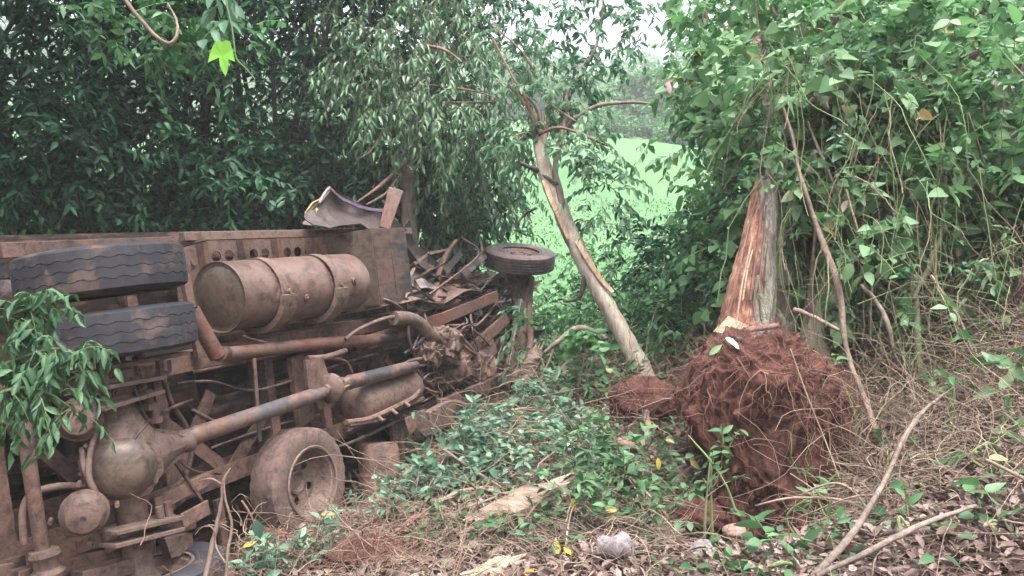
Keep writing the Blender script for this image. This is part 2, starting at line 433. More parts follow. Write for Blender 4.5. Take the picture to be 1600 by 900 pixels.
def ground_z(x, y):
    x = np.asarray(x, float); y = np.asarray(y, float)
    sh = x.shape; xf, yf = np.clip(x.ravel(), -10, 10), np.clip(y.ravel(), -5, 16)
    near = np.empty(len(xf))
    for i in range(0, len(xf), 20000):
        s = slice(i, i + 20000)
        d = np.hypot(xf[s, None] - _cp[None, :, 0], yf[s, None] - _cp[None, :, 1])
        near[s] = _phi(d) @ _w[:_n] + _w[_n] + _w[_n + 1] * xf[s] + _w[_n + 2] * yf[s]
    near = near.reshape(sh) + wob(x, y) * .05
    far = np.interp(y, [0, 12, 16, 22, 30, 50, 70, 95, 120, 150, 190, 420], [-1.8, -1.6, -1.1, .6, 2.9, 8.7, 14.0, 19.6, 27, 42, 47, 48])
    far = far + wob(x * .12, y * .12) * (.15 + .01 * np.clip(y, 0, 100)) + .012 * np.clip(np.abs(x) - 10, 0, 200)
    far = far + wob(x * .09 + 3, y * .03) * 3.2 * sstep(42, 66, y)
    w = sstep(13, 19, y)
    w = np.maximum(w, sstep(9.5, 15, np.abs(x)))
    z = near * (1 - w) + far * w
    z = z - .60 * np.exp(-((x + 1.02) ** 2 / .22 + (y - 7.75) ** 2 / .40))      # hollow under the front of the truck
    z = z - .45 * np.exp(-((x + 1.30) ** 2 / .12 + (y - 7.4) ** 2 / .35))
    z = z - .50 * np.exp(-((x - 1.50) ** 2 / .22 + (y - 4.78) ** 2 / .20))      # the pit the roots were torn from
    return z

_s = np.linspace(-1, 1, 461); gx = 11 * _s + 270 * np.sign(_s) * np.abs(_s) ** 5.5
_t = np.linspace(0, 1, 521); gy = -6 + 23 * _t + 390 * _t ** 6
GX, GY = np.meshgrid(gx, gy)
GZ = ground_z(GX, GY)
_nr = (np.hypot(GX, GY - 5) < 9)
GZ = GZ + _nr * rng.normal(0, .008, GZ.shape)
_i = np.arange(GX.size).reshape(GX.shape)
GF = np.stack([_i[:-1, :-1], _i[:-1, 1:], _i[1:, 1:], _i[1:, :-1]], -1).reshape(-1, 4)

def mat_ground():
    m, nt, b = new_mat('ground_soil_and_pasture')
    g = nt.nodes.new('ShaderNodeNewGeometry'); sp = nt.nodes.new('ShaderNodeSeparateXYZ'); nt.links.new(g.outputs['Position'], sp.inputs[0])
    n = noise(nt, 2.2, 10, .7, vec=g.outputs['Position']); n2 = noise(nt, 30, 6, .7, vec=g.outputs['Position'])
    soil = ramp(nt, [(.36, (.05, .03, .026)), (.5, (.13, .083, .07)), (.63, (.22, .155, .135))]); nt.links.new(n.outputs[0], soil.inputs[0])
    soil2 = mixc(nt, n2.outputs[0], soil.outputs[0], (.10, .06, .05))
    gn = noise(nt, .10, 6, .6, vec=g.outputs['Position']); gn2 = noise(nt, 3, 8, .75, vec=g.outputs['Position'])
    mm = nt.nodes.new('ShaderNodeMix'); mm.inputs[0].default_value = .5; nt.links.new(gn.outputs[0], mm.inputs[2]); nt.links.new(gn2.outputs[0], mm.inputs[3])
    grass = ramp(nt, [(.38, (.042, .105, .04)), (.5, (.06, .135, .055)), (.60, (.088, .165, .075))]); nt.links.new(mm.outputs[0], grass.inputs[0])
    ad = nt.nodes.new('ShaderNodeMath'); ad.operation = 'MULTIPLY_ADD'; nt.links.new(gn2.outputs[0], ad.inputs[0]); ad.inputs[1].default_value = 4; nt.links.new(sp.outputs[1], ad.inputs[2])
    mr = nt.nodes.new('ShaderNodeMapRange'); mr.inputs[1].default_value = 14; mr.inputs[2].default_value = 18.5; nt.links.new(ad.outputs[0], mr.inputs[0])
    nt.links.new(mixc(nt, mr.outputs[0], soil2, grass.outputs[0]), b.inputs['Base Color'])
    b.inputs['Roughness'].default_value = .95; b.inputs['Specular IOR Level'].default_value = .2
    bump(nt, b, n2.outputs[0], .6, .03)
    return m
M['ground'] = mat_ground()
ground = tag(link('ground', mesh_np('ground', np.stack([GX, GY, GZ], -1).reshape(-1, 3), GF, M['ground'])), 'reddish soil bank falling to a gully, with bright pasture hillside beyond', kind='structure')

# tufts of pasture grass on the lit hillside
def grass_patch(name, n, y0, y1, h, mat, label, xr=.85):
    y = y0 + (y1 - y0) * rng.random(n) ** 1.5; x = (rng.random(n) * 2 - 1) * xr * y
    z = ground_z(x, y)
    p = np.stack([x, y, z - .03], -1)
    d = unit(np.stack([rng.normal(0, .45, n), rng.normal(0, .45, n), np.ones(n)], -1))
    up = unit(rng.normal(0, 1, (n, 3)))
    s = (y / y0) ** .7
    V, F = leaves_np(p, d, up, h * s * rng.uniform(.6, 1.4, n), .018 * s * rng.uniform(.7, 1.4, n), SMALL)
    return tag(link(name, mesh_np(name, V, F, mat)), label, kind='stuff')
L_GRASS = mat_leaf('pasture_grass_blade', [(.042, .105, .04), (.06, .13, .054), (.08, .155, .07), (.105, .175, .095)], .7, .3, .2, .3)
grass_patch('grass', 30000, 15.5, 34, .07, L_GRASS, 'bright green pasture grass on the hillside beyond the trees')
# ------------------------------------------------------------------ the overturned truck: local x to its front, y into the body, z along the axles (upwards as it lies)
_u = np.array([600, 1230, 110.]); _u /= np.linalg.norm(_u)
_c = np.array([-.122, -.0297, 1.]); _c -= _u * (_u @ _c); _c /= np.linalg.norm(_c)
_v = np.cross(_c, _u)
TR = np.stack([_u, _v, _c], 1)
TO = px(193, 712, 5.3)                      # middle of the rear axle
def tp(x, y, dep):
    """the point of the truck's plane local-y = dep seen at (x, y) of the survey picture, in truck coordinates"""
    d = px(x, y, 1.0); t = (dep + TO @ _v) / (d @ _v)
    return Vector(TR.T @ (d * t - TO))
def tw(p): return TO + TR @ np.asarray(p, float)
mw = Matrix(((*TR[0], TO[0]), (*TR[1], TO[1]), (*TR[2], TO[2]), (0, 0, 0, 1)))
truck = empty('overturned_truck', label='wrecked muddy truck lying on its side with its underside exposed', cat='truck', mat=mw)

def tyre_mesh(mb, c, ax, R=.5, W=.27, zig=.006, grooves=(-.066, 0, .066), gw=.0017, gd=.008, nseg=112, notch=True, squash=0.0):
    c = Vector(c); ax = Vector(ax).normalized(); a = ax.orthogonal().normalized(); b = ax.cross(a)
    h = W / 2
    prof = [(-h*.72, R*.56, 0), (-h*.95, R*.62, 0), (-h*1.04, R*.74, 0), (-h*1.02, R*.86, 0), (-h*.93, R*.955, 1), (-h*.84, R*.992, 2)]
    for g in grooves:
        prof += [(g - gw*1.6, R, 3), (g - gw, R - gd, 3), (g + gw, R - gd, 3), (g + gw*1.6, R, 3)]
    prof += [(h*.84, R*.992, 2), (h*.93, R*.955, 1), (h*1.02, R*.86, 0), (h*1.04, R*.74, 0), (h*.95, R*.62, 0), (h*.72, R*.56, 0)]
    V = []; m = len(prof)
    for i in range(nseg):
        g = 2*math.pi*i/nseg; rd = a*math.cos(g) + b*math.sin(g)
        for w, r, k in prof:
            if k == 3: w += zig * (1 if (i // 2) % 2 else -1)
            if notch and k in (1, 2) and i % 4 == 0: r -= .009
            V.append(c + ax*w + rd*r)
    F = [(i*m+k, i*m+k+1, ((i+1) % nseg)*m+k+1, ((i+1) % nseg)*m+k) for i in range(nseg) for k in range(m-1)]
    mb.add(V, F)

def holed_cell(mb, fmap, u0, u1, v0, v1, r, thick, n=16, rx=1.0):
    """a rectangle of sheet with a round hole; fmap(u, v, t) places it, t = 0 front, 1 back"""
    cu, cv = (u0+u1)/2, (v0+v1)/2; V = []
    for t in (0, 1):
        for i in range(n):
            g = 2*math.pi*i/n; x, y = math.cos(g), math.sin(g); s = 1/max(abs(x), abs(y))
            V.append(fmap(cu + x*s*(u1-u0)/2, cv + y*s*(v1-v0)/2, t*thick))
        for i in range(n):
            g = 2*math.pi*i/n
            V.append(fmap(cu + math.cos(g)*r*rx, cv + math.sin(g)*r, t*thick))
    F = []
    for i in range(n):
        j = (i+1) % n
        F += [(i, j, n+j, n+i), (2*n+j, 2*n+i, 3*n+i, 3*n+j), (n+i, n+j, 3*n+j, 3*n+i), (j, i, 2*n+i, 2*n+j)]
    mb.add(V, F)

def rim_mesh(mb, c, ax, holes=6, R=.285, out=.13, disc=-.02, bolts=8):
    """ax points out of the dished side"""
    c = Vector(c); ax = Vector(ax).normalized(); a = ax.orthogonal().normalized(); b = ax.cross(a)
    mb.lathe([(out+.008, R-.012), (out+.012, R+.005), (out, R+.012), (out-.02, R-.008), (out-.03, R-.03), (.05, R-.045), (disc+.03, R-.06), (disc, R-.085), (disc-.02, R-.085),
              (-.05, R-.03), (-out, R), (-out-.01, R-.02), (-.05, R-.05)], c, ax, 44, cap=False)
    r0, r1 = .095, R-.08
    def fm(u, v, t):
        g = 2*math.pi*u; r = r0 + (r1-r0)*v
        return c + ax*(disc + .035*(1-v)*0 - t - .03*(v-1)**2) + (a*math.cos(g) + b*math.sin(g))*r
    for k in range(holes): holed_cell(mb, fm, k/holes, (k+1)/holes, 0, 1, .30, .012, 16, rx=.30/1.0*.36)
    mb.lathe([(disc-.02, .10), (disc+.005, .10), (disc+.01, .085), (disc-.02, .06), (disc-.06, .055)], c, ax, 28)
    for k in range(bolts):
        g = 2*math.pi*(k+.5)/bolts; p = c + ax*(disc-.015) + (a*math.cos(g)+b*math.sin(g))*.112
        mb.cyl(p, p + ax*.03, .013, 6)

def wheel_unit(c, ax, tm, rm, label=None, R=.5, W=.27, rim_kw={}, **k):
    e = empty('wheel'); e.parent = truck
    if label: e['label'] = label
    t = MB(); tyre_mesh(t, c, ax, R, W, **k); t.build('tyre', tm, e, sharp=28)
    r = MB(); rim_mesh(r, c, ax, **{**dict(R=R*.57, out=W*.42), **rim_kw}); r.build('rim', rm, e, sharp=30)
    return e

# rear duals, top and bottom of the axle
ZT = [tp(147, 424, 0)[2], tp(170, 500, 0)[2]]
wheel_unit((.03, 0, 1.235), (0, .02, 1), M['tyre'], M['rim'], 'outer tyre of the upper rear pair, worn black zigzag tread', R=.525, W=.30)
wheel_unit((.06, 0, .83), (0, -.01, -1), M['tyre'], M['rim'], 'inner tyre of the upper rear pair, black tread behind leaves', R=.52, W=.30)
wheel_unit((.12, .06, -.95), (0, 0, 1), M['tyre'], M['rim'], R=.50, W=.29, rim_kw=dict(disc=.03))
wheel_unit((.12, .06, -1.27), (0, 0, -1), M['tyre'], M['rim'], R=.50, W=.29)
# spare under the chassis, front wheel high in the air, the other front wheel in the soil
SP = Vector(tp(474, 757, -.05))
wheel_unit((SP[0]+.06, .04, SP[2]), (.0, -1, .0), M['tyre_mud'], M['rim'], 'mud caked spare wheel with open dished rim', R=.47, W=.285, zig=.006, grooves=(-.07, .0, .07), gd=.006, rim_kw=dict(holes=5, disc=-.03, bolts=0, R=.302, out=.15))
FW = Vector(tp(812, 404, 0)); fax = Vector((-.14, -.29, 1)).normalized()
wheel_unit(FW, fax, M['tyre_front'], M['rim_front'], 'front wheel held high on its bare axle, ribbed tread', R=.5, W=.25, zig=0, grooves=(-.085, -.045, -.005, .035, .075), gw=.006, notch=False, rim_kw=dict(disc=.06, holes=6))
wheel_unit((5.7, .55, -1.0), (.1, .2, -1), M['tyre_front'], M['rim_front'], R=.48, W=.25, zig=0, grooves=(-.06, 0, .06), notch=False)

# rear axle: tubes, banjo housing, dome cover, pinion nose
mb = MB()
mb.lathe([(-1.02, .085), (-.98, .135), (-.84, .135), (-.80, .10), (-.62, .088), (-.50, .092), (-.34, .105), (-.25, .15), (-.14, .205), (0, .225), (.14, .205), (.25, .15), (.36, .105), (.52, .092), (.7, .088), (.8, .10), (.84, .135), (.98, .135), (1.02, .085)], (0, 0, 0), (0, 0, 1), 32)
axle = mb.build('rear_axle', M['mud_light'], truck, sharp=40)
dax = Vector((-.72, -.66, -.06)).normalized()
mb = MB(); mb.lathe([(.08, .225), (.13, .222), (.18, .205), (.22, .18), (.255, .14), (.275, .075), (.28, 0.001)], (0, 0, -.04), dax, 36)
cover = mb.build('differential_cover', M['tank_cap'], axle, sharp=40)
MB().lathe([(.085, .20), (.085, .262), (.115, .262), (.125, .20)], (0, 0, -.04), dax, 10, closed=True, ph=.3).build('cover_flange', M['mud_light'], cover, smooth=False)
a_ = dax.orthogonal().normalized(); b_ = dax.cross(a_); bolt_me = None
for k in range(10):
    g = 2*math.pi*k/10; p = Vector((0, 0, -.04)) + dax*.11 + (a_*math.cos(g)+b_*math.sin(g))*.24
    MB().cyl(p, p + dax*.03, .014, 6).build('cover_bolt', M['mud'], cover)
mb = MB(); mb.lathe([(.08, .215), (.17, .2), (.25, .15), (.36, .10), (.47, .072), (.50, .085), (.53, .085), (.54, .05)], (0, 0, -.03), (1, -.02, 0), 24)
for k in range(6):
    g = math.pi/3*k; mb.beam((.1, .21*math.cos(g), -.03+.21*math.sin(g)), (.44, .08*math.cos(g), -.03+.08*math.sin(g)), .02, .03)
mb.build('pinion_housing', M['mud_light'], axle, sharp=40)

# leaf springs over the axle, with seats and U bolts
for s in (1, -1):
    zc = .50 if s > 0 else -.52
    e = empty('leaf_spring'); e.parent = truck
    for k in range(8):
        L = .82 - .085*k; m = MB(); pts = []
        for j in range(9):
            x = -L + 2*L*j/8; pts.append((x, .30 - .022*k + .16*(x/.82)**2 - .04, zc))
        for a, b in zip(pts, pts[1:]): m.beam(a, b, .085, .017, (0, 1, 0))
        m.build('spring_leaf', M['mud'] if k % 2 else M['dark'], e, smooth=False)
    m = MB(); m.box((-.17, .05, zc-.085), (.17, .09, zc+.085)); m.box((-.15, -.115, zc-.08), (.15, -.085, zc+.08)); m.box((-.15, -.135, zc-.08), (-.12, -.085, zc+.08)); m.box((.12, -.135, zc-.08), (.15, -.085, zc+.08))
    m.build('spring_seat', M['mud_light'], e, bevel=.006)
    m = MB()
    for x in (-.1, .1):
        for dz in (-.06, .06): m.cyl((x, .35, zc+dz), (x, -.16, zc+dz), .013, 8); m.cyl((x, -.115, zc+dz), (x, -.145, zc+dz), .025, 6)
    m.build('u_bolt_set', M['mud'], e)

# extra bracket plates seen at both spring seats
def plate(name, p, q, w, h, mat, par=None, up=(0, 1, 0), bevel=.004, **k):
    return MB().beam(p, q, w, h, up, **k).build(name, mat, par or truck, smooth=True, bevel=bevel)
for (a, b, d) in (((158, 606), (248, 590), -.16), ((165, 574), (285, 552), -.10), ((168, 833), (276, 808), -.19), ((168, 853), (276, 826), -.19), ((150, 640), (245, 612), -.14)):
    plate('spring_bracket', tp(*a, d), tp(*b, d), .17, .028, M['mud_light'], up=(0, 0, 1))
for q, d in (((242, 640), -.14), ((232, 620), -.12), ((263, 795), -.18), ((250, 803), -.18), ((250, 570), -.1), ((215, 545), -.1)):
    p = Vector(tp(*q, d)); MB().cyl(p - Vector((0, 0, .07)), p + Vector((0, 0, .05)), .028, 10).cyl(p - Vector((0, 0, .09)), p - Vector((0, 0, .05)), .045, 6).build('spring_bolt', M['mud'], truck)

# chassis rails
def channel(name, x0, x1, z, y0, y1, inward, mat, t=.014, fl=.09):
    m = MB(); a, b = (z, z + fl*inward) if inward > 0 else (z + fl*inward, z)
    m.box((x0, y0, a), (x1, y0+t, b)); m.box((x0, y1-t, a), (x1, y1, b))
    w0, w1 = (z - t, z) if inward > 0 else (z, z + t)
    m.box((x0, y0, w0), (x1, y1, w1))
    return m.build(name, mat, truck, smooth=False)
channel('chassis_rail', -2.2, 4.75, .56, .42, .70, -1, M['mud'], fl=.14)
channel('chassis_rail', -2.2, 4.75, -.56, .42, .70, 1, M['mud'], fl=.14)
for x in (-1.6, -.55, .72, 1.9, 2.62, 3.7, 4.5):
    MB().box((x-.05, .45, -.56), (x+.05, .462, .56)).box((x-.05, .462, -.56), (x-.038, .66, .56)).build('cross_member', M['mud'], truck, smooth=False)
for (a, b) in (((.72, .50, -.5), (1.25, .5, .2)), ((.72, .53, .1), (1.35, .53, -.5)), ((1.30, .52, -.55), (1.9, .52, -.08)), ((-.5, .5, .45), (.1, .5, -.3))):
    MB().beam(a, b, .02, .11, (0, 0, 1)).build('diagonal_brace', M['mud'], truck, smooth=False)

# body floor seen from below: boards, sills, long bearers
for k in range(11):
    z = -1.32 + k*.268; 
    MB().box((-3.2, 1.06 + .004*(k % 2), z+.001), (4.35 - .05*(k % 3), 1.10, z+.266)).build('floor_board', M['floor'], truck, smooth=False)
for k, x in enumerate((-2.6, -1.9, -1.2, -.5, .25, .95, 1.65, 2.35, 3.05, 3.75, 4.3)):
    MB().box((x-.045, .92, -1.3), (x+.045, 1.058, 1.52)).build('floor_sill', M['floor'] if k % 2 else M['dark'], truck, smooth=False)
for z in (-.58, .58): MB().box((-2.9, .74, z-.06), (4.3, .915, z+.06)).build('floor_bearer', M['dark'], truck, smooth=False)
for z in (1.535, -1.335): MB().box((-3.2, .86, z-.05), (4.3, .95, z+.02)).build('floor_side_rail', M['mud'], truck, smooth=False)
# the tray sides, folded back behind the floor
for k in range(3): MB().box((-3.2, 1.11 + .19*k, 1.46), (4.3, 1.285 + .19*k, 1.49)).build('tray_side_board', M['floor'], truck, smooth=False)

# long rails along the upper edge
m = MB(); A0, A1 = tp(284, 370, .55), tp(640, 361, .55)
m.beam(A0, A1, .07, .075, (0, 0, 1)); m.build('upper_side_rail', M['mud_light'], truck, bevel=.005)
B0, B1 = tp(285, 382, .84), tp(505, 370, .84)
MB().beam(B0, B1, .06, .095, (0, 0, 1)).build('lower_side_rail', M['mud'], truck, bevel=.005)
C0, C1 = tp(240, 391, .80), tp(318, 369, .50)
m = MB().beam(C0, C1, .08, .085, (0, 0, 1)); m.build('rail_outrigger', M['mud'], truck, bevel=.004)
MB().beam(tp(0, 392, .82), tp(282, 379, .82), .05, .11, (0, 0, 1)).build('rear_side_rail', M['mud'], truck, bevel=.005)
for y_, c_ in ((425, 'dark'), (447, 'cabpaint'), (464, 'dark')):
    MB().beam(tp(-120, y_ + 4, .8), tp(100, y_ - 3, .8), .03, .085, (0, 0, 1)).build('side_slat', M[c_], truck, smooth=False)
# mudguard stay and gusset between the dual wheels and the tank
MB().beam(tp(288, 430, .35), tp(312, 560, .35), .05, .07, (1, 0, 0)).build('mudguard_stay', M['mud'], truck, bevel=.004)

# perforated panel behind the tank
P0, P1 = tp(276, 440, .78), tp(512, 440, .78)
xa, xb = P0[0], 3.35
m = MB(); zt, zh, zb = 1.49, tp(400, 401, .78)[2] + .02, .55
fm = lambda u, v, t: Vector((u, .78 + t, v))
hx0, hx1 = tp(328, 403, .78)[0], tp(520, 403, .78)[0]; nh = 11
for k in range(nh): holed_cell(m, fm, hx0 + (hx1-hx0)*k/nh, hx0 + (hx1-hx0)*(k+1)/nh, zh-.085, zh+.085, .056, .012)
m.box((hx0, .78, zh+.085), (hx1, .792, zt)); m.box((hx0, .78, zb), (hx1, .792, zh-.085)); m.box((xa, .78, zb), (hx0, .792, zt)); m.box((hx1, .78, zb), (xb, .792, zt))
m.build('perforated_panel', M['mud_light'], truck, smooth=False)
for x_ in (320, 383, 436, 489, 506):
    q = tp(x_, 400, .72); MB().box((q[0]-.03, .69, zh-.16), (q[0]+.03, .778, zt+.02)).build('panel_rib', M['mud'], truck, bevel=.004)
for x_, y_ in ((288, 445), (292, 478), (302, 410)):
    q = tp(x_, y_, .775); MB().cyl(q, q - Vector((0, .012, 0)), .03, 12).build('panel_bolt', M['dark'], truck)

# fuel tank with its two straps
ta, tb, tz, ty, trd = 1.30, 3.04, .985, .30, .297
_sg = []
for k in range(12):      # rings along the shell so that the dents show
    t0, t1 = .012 + (tb-ta-.072)*k/12, .012 + (tb-ta-.072)*(k+1)/12; _sg += [(t0 + .001, trd), (t1, trd)]
m = MB(); m.lathe([(0, trd-.012), (-.008, trd-.002), (-.018, trd), (.0, trd+.004)] + _sg + [(tb-ta-.02, trd*.96), (tb-ta+.03, trd*.7), (tb-ta+.045, .001)], (ta, ty, tz), (1, 0, 0), 72)
_rd = np.random.default_rng(12); _dn = [(np.array([_rd.uniform(ta, tb), ty + math.cos(g)*trd, tz + math.sin(g)*trd]), _rd.uniform(.05, .16), _rd.uniform(.006, .022)) for g in _rd.uniform(rad(120), rad(260), 14)]
for i, v in enumerate(m.v):
    v = np.array(v)
    for c_, w_, h_ in _dn:
        e_ = h_*math.exp(-((v - c_)**2).sum()/w_**2); v = v + np.array([0, ty - v[1], tz - v[2]])/trd*e_
    m.v[i] = tuple(v)
tank = m.build('fuel_tank', M['tank'], truck, sharp=50)
m = MB(); m.lathe([(-.002, trd-.012), (.004, trd-.03), (-.012, trd-.06), (-.022, trd*.4), (-.024, .001)], (ta, ty, tz), (1, 0, 0), 48); m.build('tank_end', M['tank_cap'], tank, sharp=30)
for xs in (tp(440, 440, 0.05)[0] - .03, tp(522, 430, 0.05)[0] - .02):
    m = MB(); m.lathe([(-.05, trd+.004), (-.05, trd+.014), (.05, trd+.014), (.05, trd+.004)], (xs, ty, tz), (1, 0, 0), 56, closed=True); st = m.build('tank_strap', M['mud_light'], tank, sharp=30)
    m = MB(); nA = 18          # the cradle, a thicker curved bracket round the lower half
    for i in range(nA):
        V = []
        for g in (rad(188 + 118*i/nA), rad(188 + 118*(i+1)/nA)):
            for r in (trd+.014, trd+.066):
                for dx in (-.08, .08): V.append((xs+.01+dx, ty + math.cos(g)*r, tz + math.sin(g)*r))
        m.add(V, [(0, 1, 3, 2), (4, 6, 7, 5), (0, 4, 5, 1), (2, 3, 7, 6), (0, 2, 6, 4), (1, 5, 7, 3)])
    m.build('tank_cradle', M['rim'], tank, smooth=False)
    q = Vector((xs+.02, ty - .325, tz - .02)); MB().cyl(q, q - Vector((0, .03, 0)), .022, 8).build('strap_bolt', M['dark'], tank)
for x_, y_ in ((482, 476), (552, 441)):
    g = rad(200 if y_ > 460 else 178); q = Vector((tp(x_, y_, .01)[0], ty + math.cos(g)*trd, tz + math.sin(g)*trd)); o_ = Vector((0, math.cos(g), math.sin(g)))
    MB().lathe([(-.01, .035), (.012, .035), (.016, .02), (.03, .02), (.03, .001)], q, o_, 14).build('drain_plug', M['mud'], tank)

# steel box ahead of the tank
bx0, bx1, bz0, bz1, by0, by1 = 3.25, 3.86, .72, 1.50, .10, .74
BX = MB().box((bx0+.012, by0+.012, bz0), (bx1, by1, bz1)).build('battery_box', M['mud'], truck, bevel=.01)
MB().box((bx0, by0+.01, bz0-.01), (bx0+.011, by1, bz1+.012)).build('box_end_panel', M['tank_cap'], BX, smooth=False)
MB().box((bx0+.005, by0, bz0-.012), ((bx0+bx1)/2-.004, by0+.011, bz1+.014)).build('box_door', M['boxface'], BX, bevel=.003)
MB().box(((bx0+bx1)/2+.004, by0-.002, bz0-.012), (bx1+.01, by0+.011, bz1+.014)).build('box_door', M['boxface'], BX, bevel=.003)
MB().box((bx0+.0, by0-.006, bz0-.03), (bx1+.012, by0+.02, bz0-.014)).build('box_lip', M['mud_light'], BX)

# exhaust pipe with its cut tail, and the flexible hose at its far end
m = MB(); q0, q1 = tp(299, 484, .05), tp(338, 554, .02)
m.lathe([(.25, .05), (.0, .052), (.0, .062), ((q1-q0).length + .02, .062)], q0, q1 - q0, 20)
m.build('exhaust_tail', M['rust'], truck, sharp=50)
MB().tube([tp(338, 553, .03), tp(356, 553, .12), tp(400, 548, .20), tp(500, 537, .22), tp(592, 530, .22), tp(628, 522, .22), tp(652, 513, .22)], .058, 16, 5).build('exhaust_pipe', M['rust'], truck, sharp=60)
MB().tube([tp(342, 553, .03), tp(352, 553, .10)], .062, 16, 2).build('exhaust_weld', M['dark'], truck)
MB().tube([tp(588, 531, .22), tp(618, 525, .22)], .063, 16, 2).build('exhaust_sleeve', M['dark'], truck)
MB().tube([tp(615, 497, .1), tp(640, 498, .08), tp(658, 508, .08), tp(672, 524, .08), tp(690, 530, .12)], .075, 14, 5).build('intake_hose', M['mud_light'], truck, sharp=60)

# drive shaft in two lengths, centre bearing, universal joints
d0, d1 = tp(276, 690, 0), tp(508, 612, .02); d2, d3 = tp(528, 602, .04), tp(650, 571, .06)
def shaft(p, q, r, mat):
    p, q = Vector(p), Vector(q); d = (q-p).normalized(); L = (q-p).length
    m = MB(); m.lathe([(0, .03), (.04, .05), (.10, .052), (.16, r), (.19, r+.006), (.21, r), (L-.2, r), (L-.14, r*.8), (L-.05, r*.72), (L, r*.7)], p, d, 24)
    s = m.build('drive_shaft', mat, truck, sharp=40)
    j = MB(); sd = d.orthogonal().normalized(); s2 = d.cross(sd)
    for a in (sd, s2):
        j.cyl(p - a*.085, p + a*.085, .026, 12)
        for k in (-1, 1): j.beam(p + a*(.065*k) - d*.02*(1 if a is sd else -1), p + a*(.045*k) + d*.11*(1 if a is sd else -1), .06, .022, a)
    j.build('universal_joint', M['mud_light'], s)
    return s
shaft(d0, d1, .067, M['shaft']); shaft(d2, d3, .068, M['shaft_blue'])
m = MB(); cb = Vector(tp(518, 606, .03)); dd = (Vector(d3)-Vector(d0)).normalized()
m.lathe([(-.06, .05), (-.05, .10), (-.02, .135), (.02, .135), (.05, .10), (.06, .05)], cb, dd, 28); m.lathe([(-.1, .045), (-.06, .045)], cb, dd, 16)
CB = m.build('centre_bearing', M['mud_light'], truck, sharp=40)
m = MB(); m.prism([tp(478, 562, .1), tp(505, 560, .1), tp(528, 625, .1), tp(500, 640, .1), tp(482, 605, .1)], (0, .03, 0)); m.build('bearing_bracket', M['mud'], CB, smooth=False)
m = MB(); m.prism([tp(455, 560, .3), tp(478, 552, .3), tp(492, 655, .3), tp(470, 668, .3)], (0, .06, 0)); m.build('hanger_bracket', M['mud'], truck, smooth=False)
MB().tube([tp(290, 652, .80), tp(390, 622, .80), tp(480, 598, .80)], .095, 14, 3).build('torque_tube', M['floor'], truck, sharp=60)
MB().tube([tp(500, 640, .7), tp(560, 618, .7), tp(640, 600, .7)], .06, 12, 3).build('brake_pipe', M['shaft_blue'], truck, sharp=60)
MB().beam(tp(397, 560, .1), tp(406, 690, .16), .035, .012, (0, 1, 0)).build('flat_hanger_strap', M['shaft'], truck)

# air reservoir beside the shaft, with a seam flange
m = MB(); r0, r1 = Vector(tp(553, 634, .25)), Vector(tp(640, 604, .25)); L = (r1-r0).length
m.lathe([(-.05, .001), (-.04, .12), (0, .19), (.05, .215), (L-.05, .215), (L, .19), (L+.04, .12), (L+.05, .001)], r0, r1-r0, 32)
RS = m.build('air_reservoir', M['mud_light'], truck, sharp=50)
m = MB()
m.tube([tp(540, 660, .02), tp(575, 655, .0), tp(610, 640, .0), tp(645, 622, .02), tp(655, 610, .05)], .028, 8, 4); m.build('reservoir_flange', M['mud'], RS)
for x_, y_ in ((590, 650), (612, 640), (632, 628)):
    q = tp(x_, y_, -.02); MB().cyl(q, q + Vector((.0, -.06, -.05)), .018, 8).build('flange_bolt', M['mud_light'], RS)
MB().beam(tp(540, 672, .05), tp(660, 622, .05), .06, .03, (0, 0, 1)).beam(tp(545, 664, .02), tp(600, 655, .0), .05, .02, (0, 0, 1)).build('reservoir_bracket', M['mud'], truck, smooth=False)

# the small ribbed can low on the chassis, between two posts
m = MB(); k0, k1 = Vector(tp(594, 786, .06)), Vector(tp(592, 692, .06)); L = (k1-k0).length
m.lathe([(0, .16), (.03, .20), (.2, .215), (.24, .208), (.28, .215), (L-.30, .21), (L-.26, .203), (L-.22, .21), (L-.05, .195), (L, .165), (L+.005, .001)], k0, k1-k0, 28)
m.build('hydraulic_can', M['mud'], truck, sharp=35)
for x_, y0_, y1_ in ((565, 680, 770), (612, 655, 700), (625, 650, 740)):
    MB().beam(tp(x_, y0_, .25), tp(x_+4, y1_, .25), .05, .05, (0, 1, 0)).build('body_post', M['mud'], truck, bevel=.004)
# twisted bracket at the front lower corner
m = MB(); m.prism([tp(632, 655, -.05), tp(664, 640, -.05), tp(672, 682, -.05), tp(662, 680, -.05), tp(652, 668, -.05), tp(641, 680, -.05)], (.06, .03, .0)); m.build('torn_bracket', M['mud'], truck, smooth=False)
m = MB().beam(tp(668, 662, -.03), tp(703, 642, .0), .10, .26, (0, 0, 1)).beam(tp(680, 655, -.1), tp(684, 653, -.1), .06, .2, (0, 0, 1)); m.build('bumper_end', M['mud_light'], truck, bevel=.01)

# brake chambers on the axle
def chamber(p, ax, r, par=None):
    m = MB(); m.lathe([(-.12, r*.35), (-.11, r*.85), (-.03, r), (-.005, r), (0, r*1.12), (.02, r*1.12), (.025, r), (.08, r*.97), (.13, r*.75), (.15, r*.25), (.15, .001)], p, ax, 28)
    c = m.build('brake_chamber', M['mud_light'], par or truck, sharp=40)
    m = MB().cyl(Vector(p) + Vector(ax).normalized()*.150, Vector(p) + Vector(ax).normalized()*.155, .018, 10); m.build('chamber_port', M['dark'], c)
    a = Vector(ax).normalized().orthogonal()
    m = MB()
    for k in (0, 1, 2, 3):
        g = rad(90*k + 35); d = (a*math.cos(g) + a.cross(Vector(ax).normalized())*math.sin(g)); q = Vector(p) + d*r*1.12
        m.cyl(q - Vector(ax).normalized()*.03, q + Vector(ax).normalized()*.05, .014, 6)
    m.build('clamp_bolt_set', M['mud'], c)
    return c
